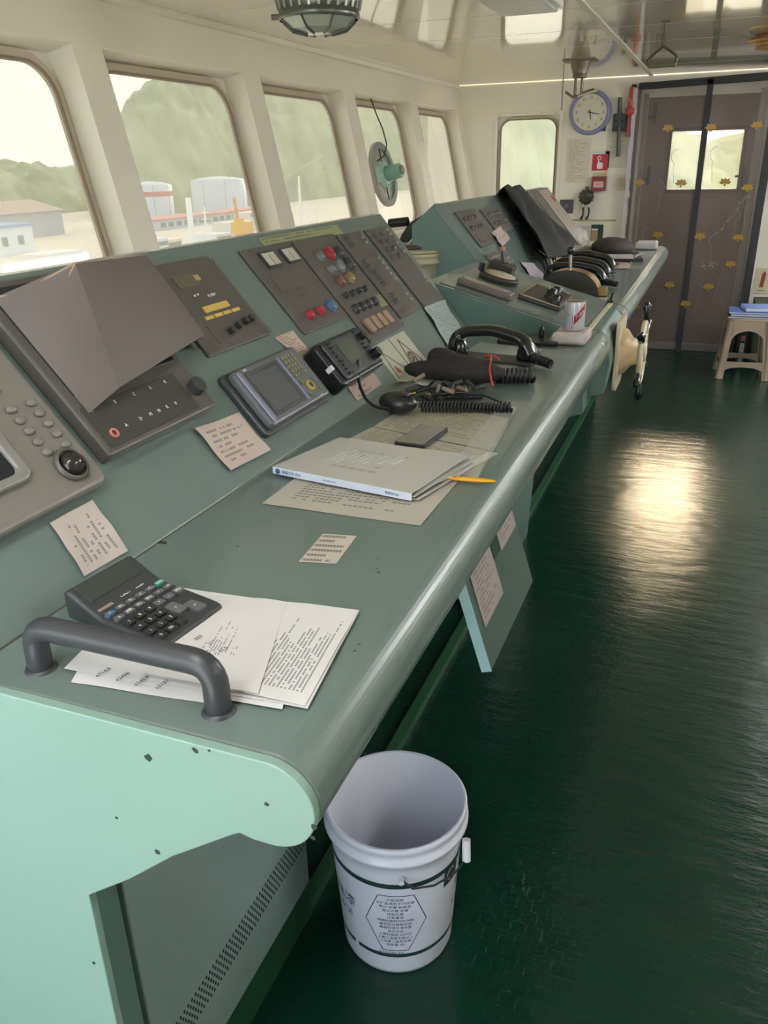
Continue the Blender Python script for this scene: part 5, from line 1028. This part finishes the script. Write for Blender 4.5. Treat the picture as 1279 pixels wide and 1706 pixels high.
def building(nm, x0, y0, x1, y1, h, col, roof, label, cat='building', gable=0, wins=()):
    r = thing(nm, label, cat, Matrix.Translation((x0, y0, GZ))); dx, dy = x1 - x0, y1 - y0
    B().box((0, 0, 0), (dx, dy, h)).obj('wall', mat('wall_' + col, col, .7), r)
    if gable: B().prism([(-.6, -.4, h), (dx + .6, -.4, h), (dx / 2, -.4, h + gable)], (0, dy + .8, 0)).obj('roof', mat('roof_' + roof, roof, .6), r)
    else: B().box((-.3, -.3, h), (dx + .3, dy + .3, h + .35)).obj('roof', mat('roof_' + roof, roof, .6), r)
    for a, w, z, hh in wins: B().box((dx, a, z), (dx + .08, a + w, z + hh)).obj('window', mat('shed_window', '6c7884', .3), r)
    return r
building('warehouse', -126, 92, -112, 126, 4.2, 'a9adb8', 'a58f88', 'long grey warehouse with a brownish roof, seen through the nearest window', gable=1.8)
building('site_hut', -100, 86, -92, 97, 3.6, 'e6ecf4', '7f9fd0', 'small white hut with a blue roof edge in front of the warehouse', wins=((5, 1, 1.2, 1.2), (8, 1, 1.2, 1.2)))
building('quay_office', -104, 134, -98, 176, 1.7, 'c4cbd6', 'c98f86', 'long low quay office with a red fascia below the storage tanks', wins=[(2 + 2.6 * i, 1.5, .5, .8) for i in range(14)])
def tank(x, y, r, h, band, label):
    t = thing('storage_tank', label, 'tank', Matrix.Translation((x, y, GZ)), 'storage tanks on the quay')
    B().lathe([(r, 0), (r, h), (r * .6, h + .5), (0, h + .8)], seg=40).obj('shell', mat('tank_white', 'ccd0d6', .5), t)
    if band: B().lathe([(r + .03, h * .72), (r + .03, h * .84)], seg=40).obj('red_band', mat('tank_red', 'b8685e', .5), t)
    for k in range(8): B().box((r * math.cos(k * .785) - .04, r * math.sin(k * .785) - .04, 0), (r * math.cos(k * .785) + .04, r * math.sin(k * .785) + .04, h)).obj('rib', mat('tank_rib', '9ba0a8', .5), t)
tank(-112, 153, 4.6, 7.6, True, 'white storage tank with a red band, left of the two')
tank(-114, 183, 6.6, 8.0, False, 'plain pale storage tank to the right of the banded one')
def mast(x, y, h, r, label, arms=True, col='f0f0ee'):
    t = thing('ship_mast', label, 'mast', Matrix.Translation((x, y, GZ)), None)
    m = mat('mast_' + col, col, .5); B().cyl((0, 0, 0), (0, 0, h), r, r * .8).obj('pole', m, t)
    if arms:
        for k in range(3): B().cyl((-.2, -.9 + k * .2, h * (.65 + .12 * k)), (.2, .9 - k * .2, h * (.65 + .12 * k)), .05).obj('crosstree', m, t)
mast(-60, 89.3, 7.4, .42, 'thick white pole standing left of the signal mast', False)
mast(-60, 92.6, 6.2, .13, 'thin signal mast with crosstrees beside the thick white pole')
mast(-60, 119, 9.2, .22, 'slim white mast seen through the third window', False)
mast(-60, 124.5, 5.6, .12, 'short mast with a crosstree right of the slim white mast')
cr = thing('yellow_deck_crane', 'yellow deck crane among the ships beyond the second window', 'crane', Matrix.Translation((-60, 100.6, GZ)))
ym = mat('crane_yellow', 'e0a830', .5)
B().cyl((0, 0, 0), (0, 0, 4.4), .7).obj('pedestal', ym, cr); B().box((-.9, -.8, 2.4), (.9, 2.2, 3.9)).obj('cab', ym, cr, .1); B().cyl((0, -.2, 3.5), (0, -.7, 7.0), .22).obj('jib', mat('crane_orange', 'd08838', .5), cr)
for k, (x, y, w, c, h, lab) in enumerate(((-58, 60, 9, 'cfcac0', 2.6, 'grey boat deckhouse at the left picture edge in the nearest window'), (-64, 70, 8, 'e3e0da', 3.0, 'white and cream boat deckhouse low in the nearest window'),
    (-62, 84, 3, 'd9dde2', 3.2, 'small white boat deckhouse at the left side of the second window'), (-66, 92, 5, 'e4d3bd', 2.4, 'cream boat deckhouse behind the signal mast in the second window'),
    (-66, 104, 6, 'dadee6', 2.2, 'pale boat deckhouse behind the yellow deck crane'), (-70, 116, 10, 'dcd6cc', 3.0, 'wide pale boat deckhouse right of the yellow deck crane'), (-80, 140, 12, 'd8cfc6', 3.2, 'wide beige boat deckhouse farthest along the quay'))):
    r = thing('moored_boat', lab, 'boat', Matrix.Translation((x, y, GZ)), 'boats at the quay')
    B().prism([(-2.5, -w * .7, 0), (2.5, -w * .7, 0), (2.5, w * .6, 0), (0, w * .9, 0), (-2.5, w * .6, 0)], (0, 0, .9)).obj('hull', mat('hull_' + c, c, .5), r)
    B().box((-1.6, -w * .4, .9), (1.6, w * .3, h)).obj('deckhouse', mat('hull_' + c, c, .5), r, .05); B().box((1.6, -w * .35, h - .8), (1.64, w * .25, h - .35)).obj('window_band', MATS['shed_window'], r)
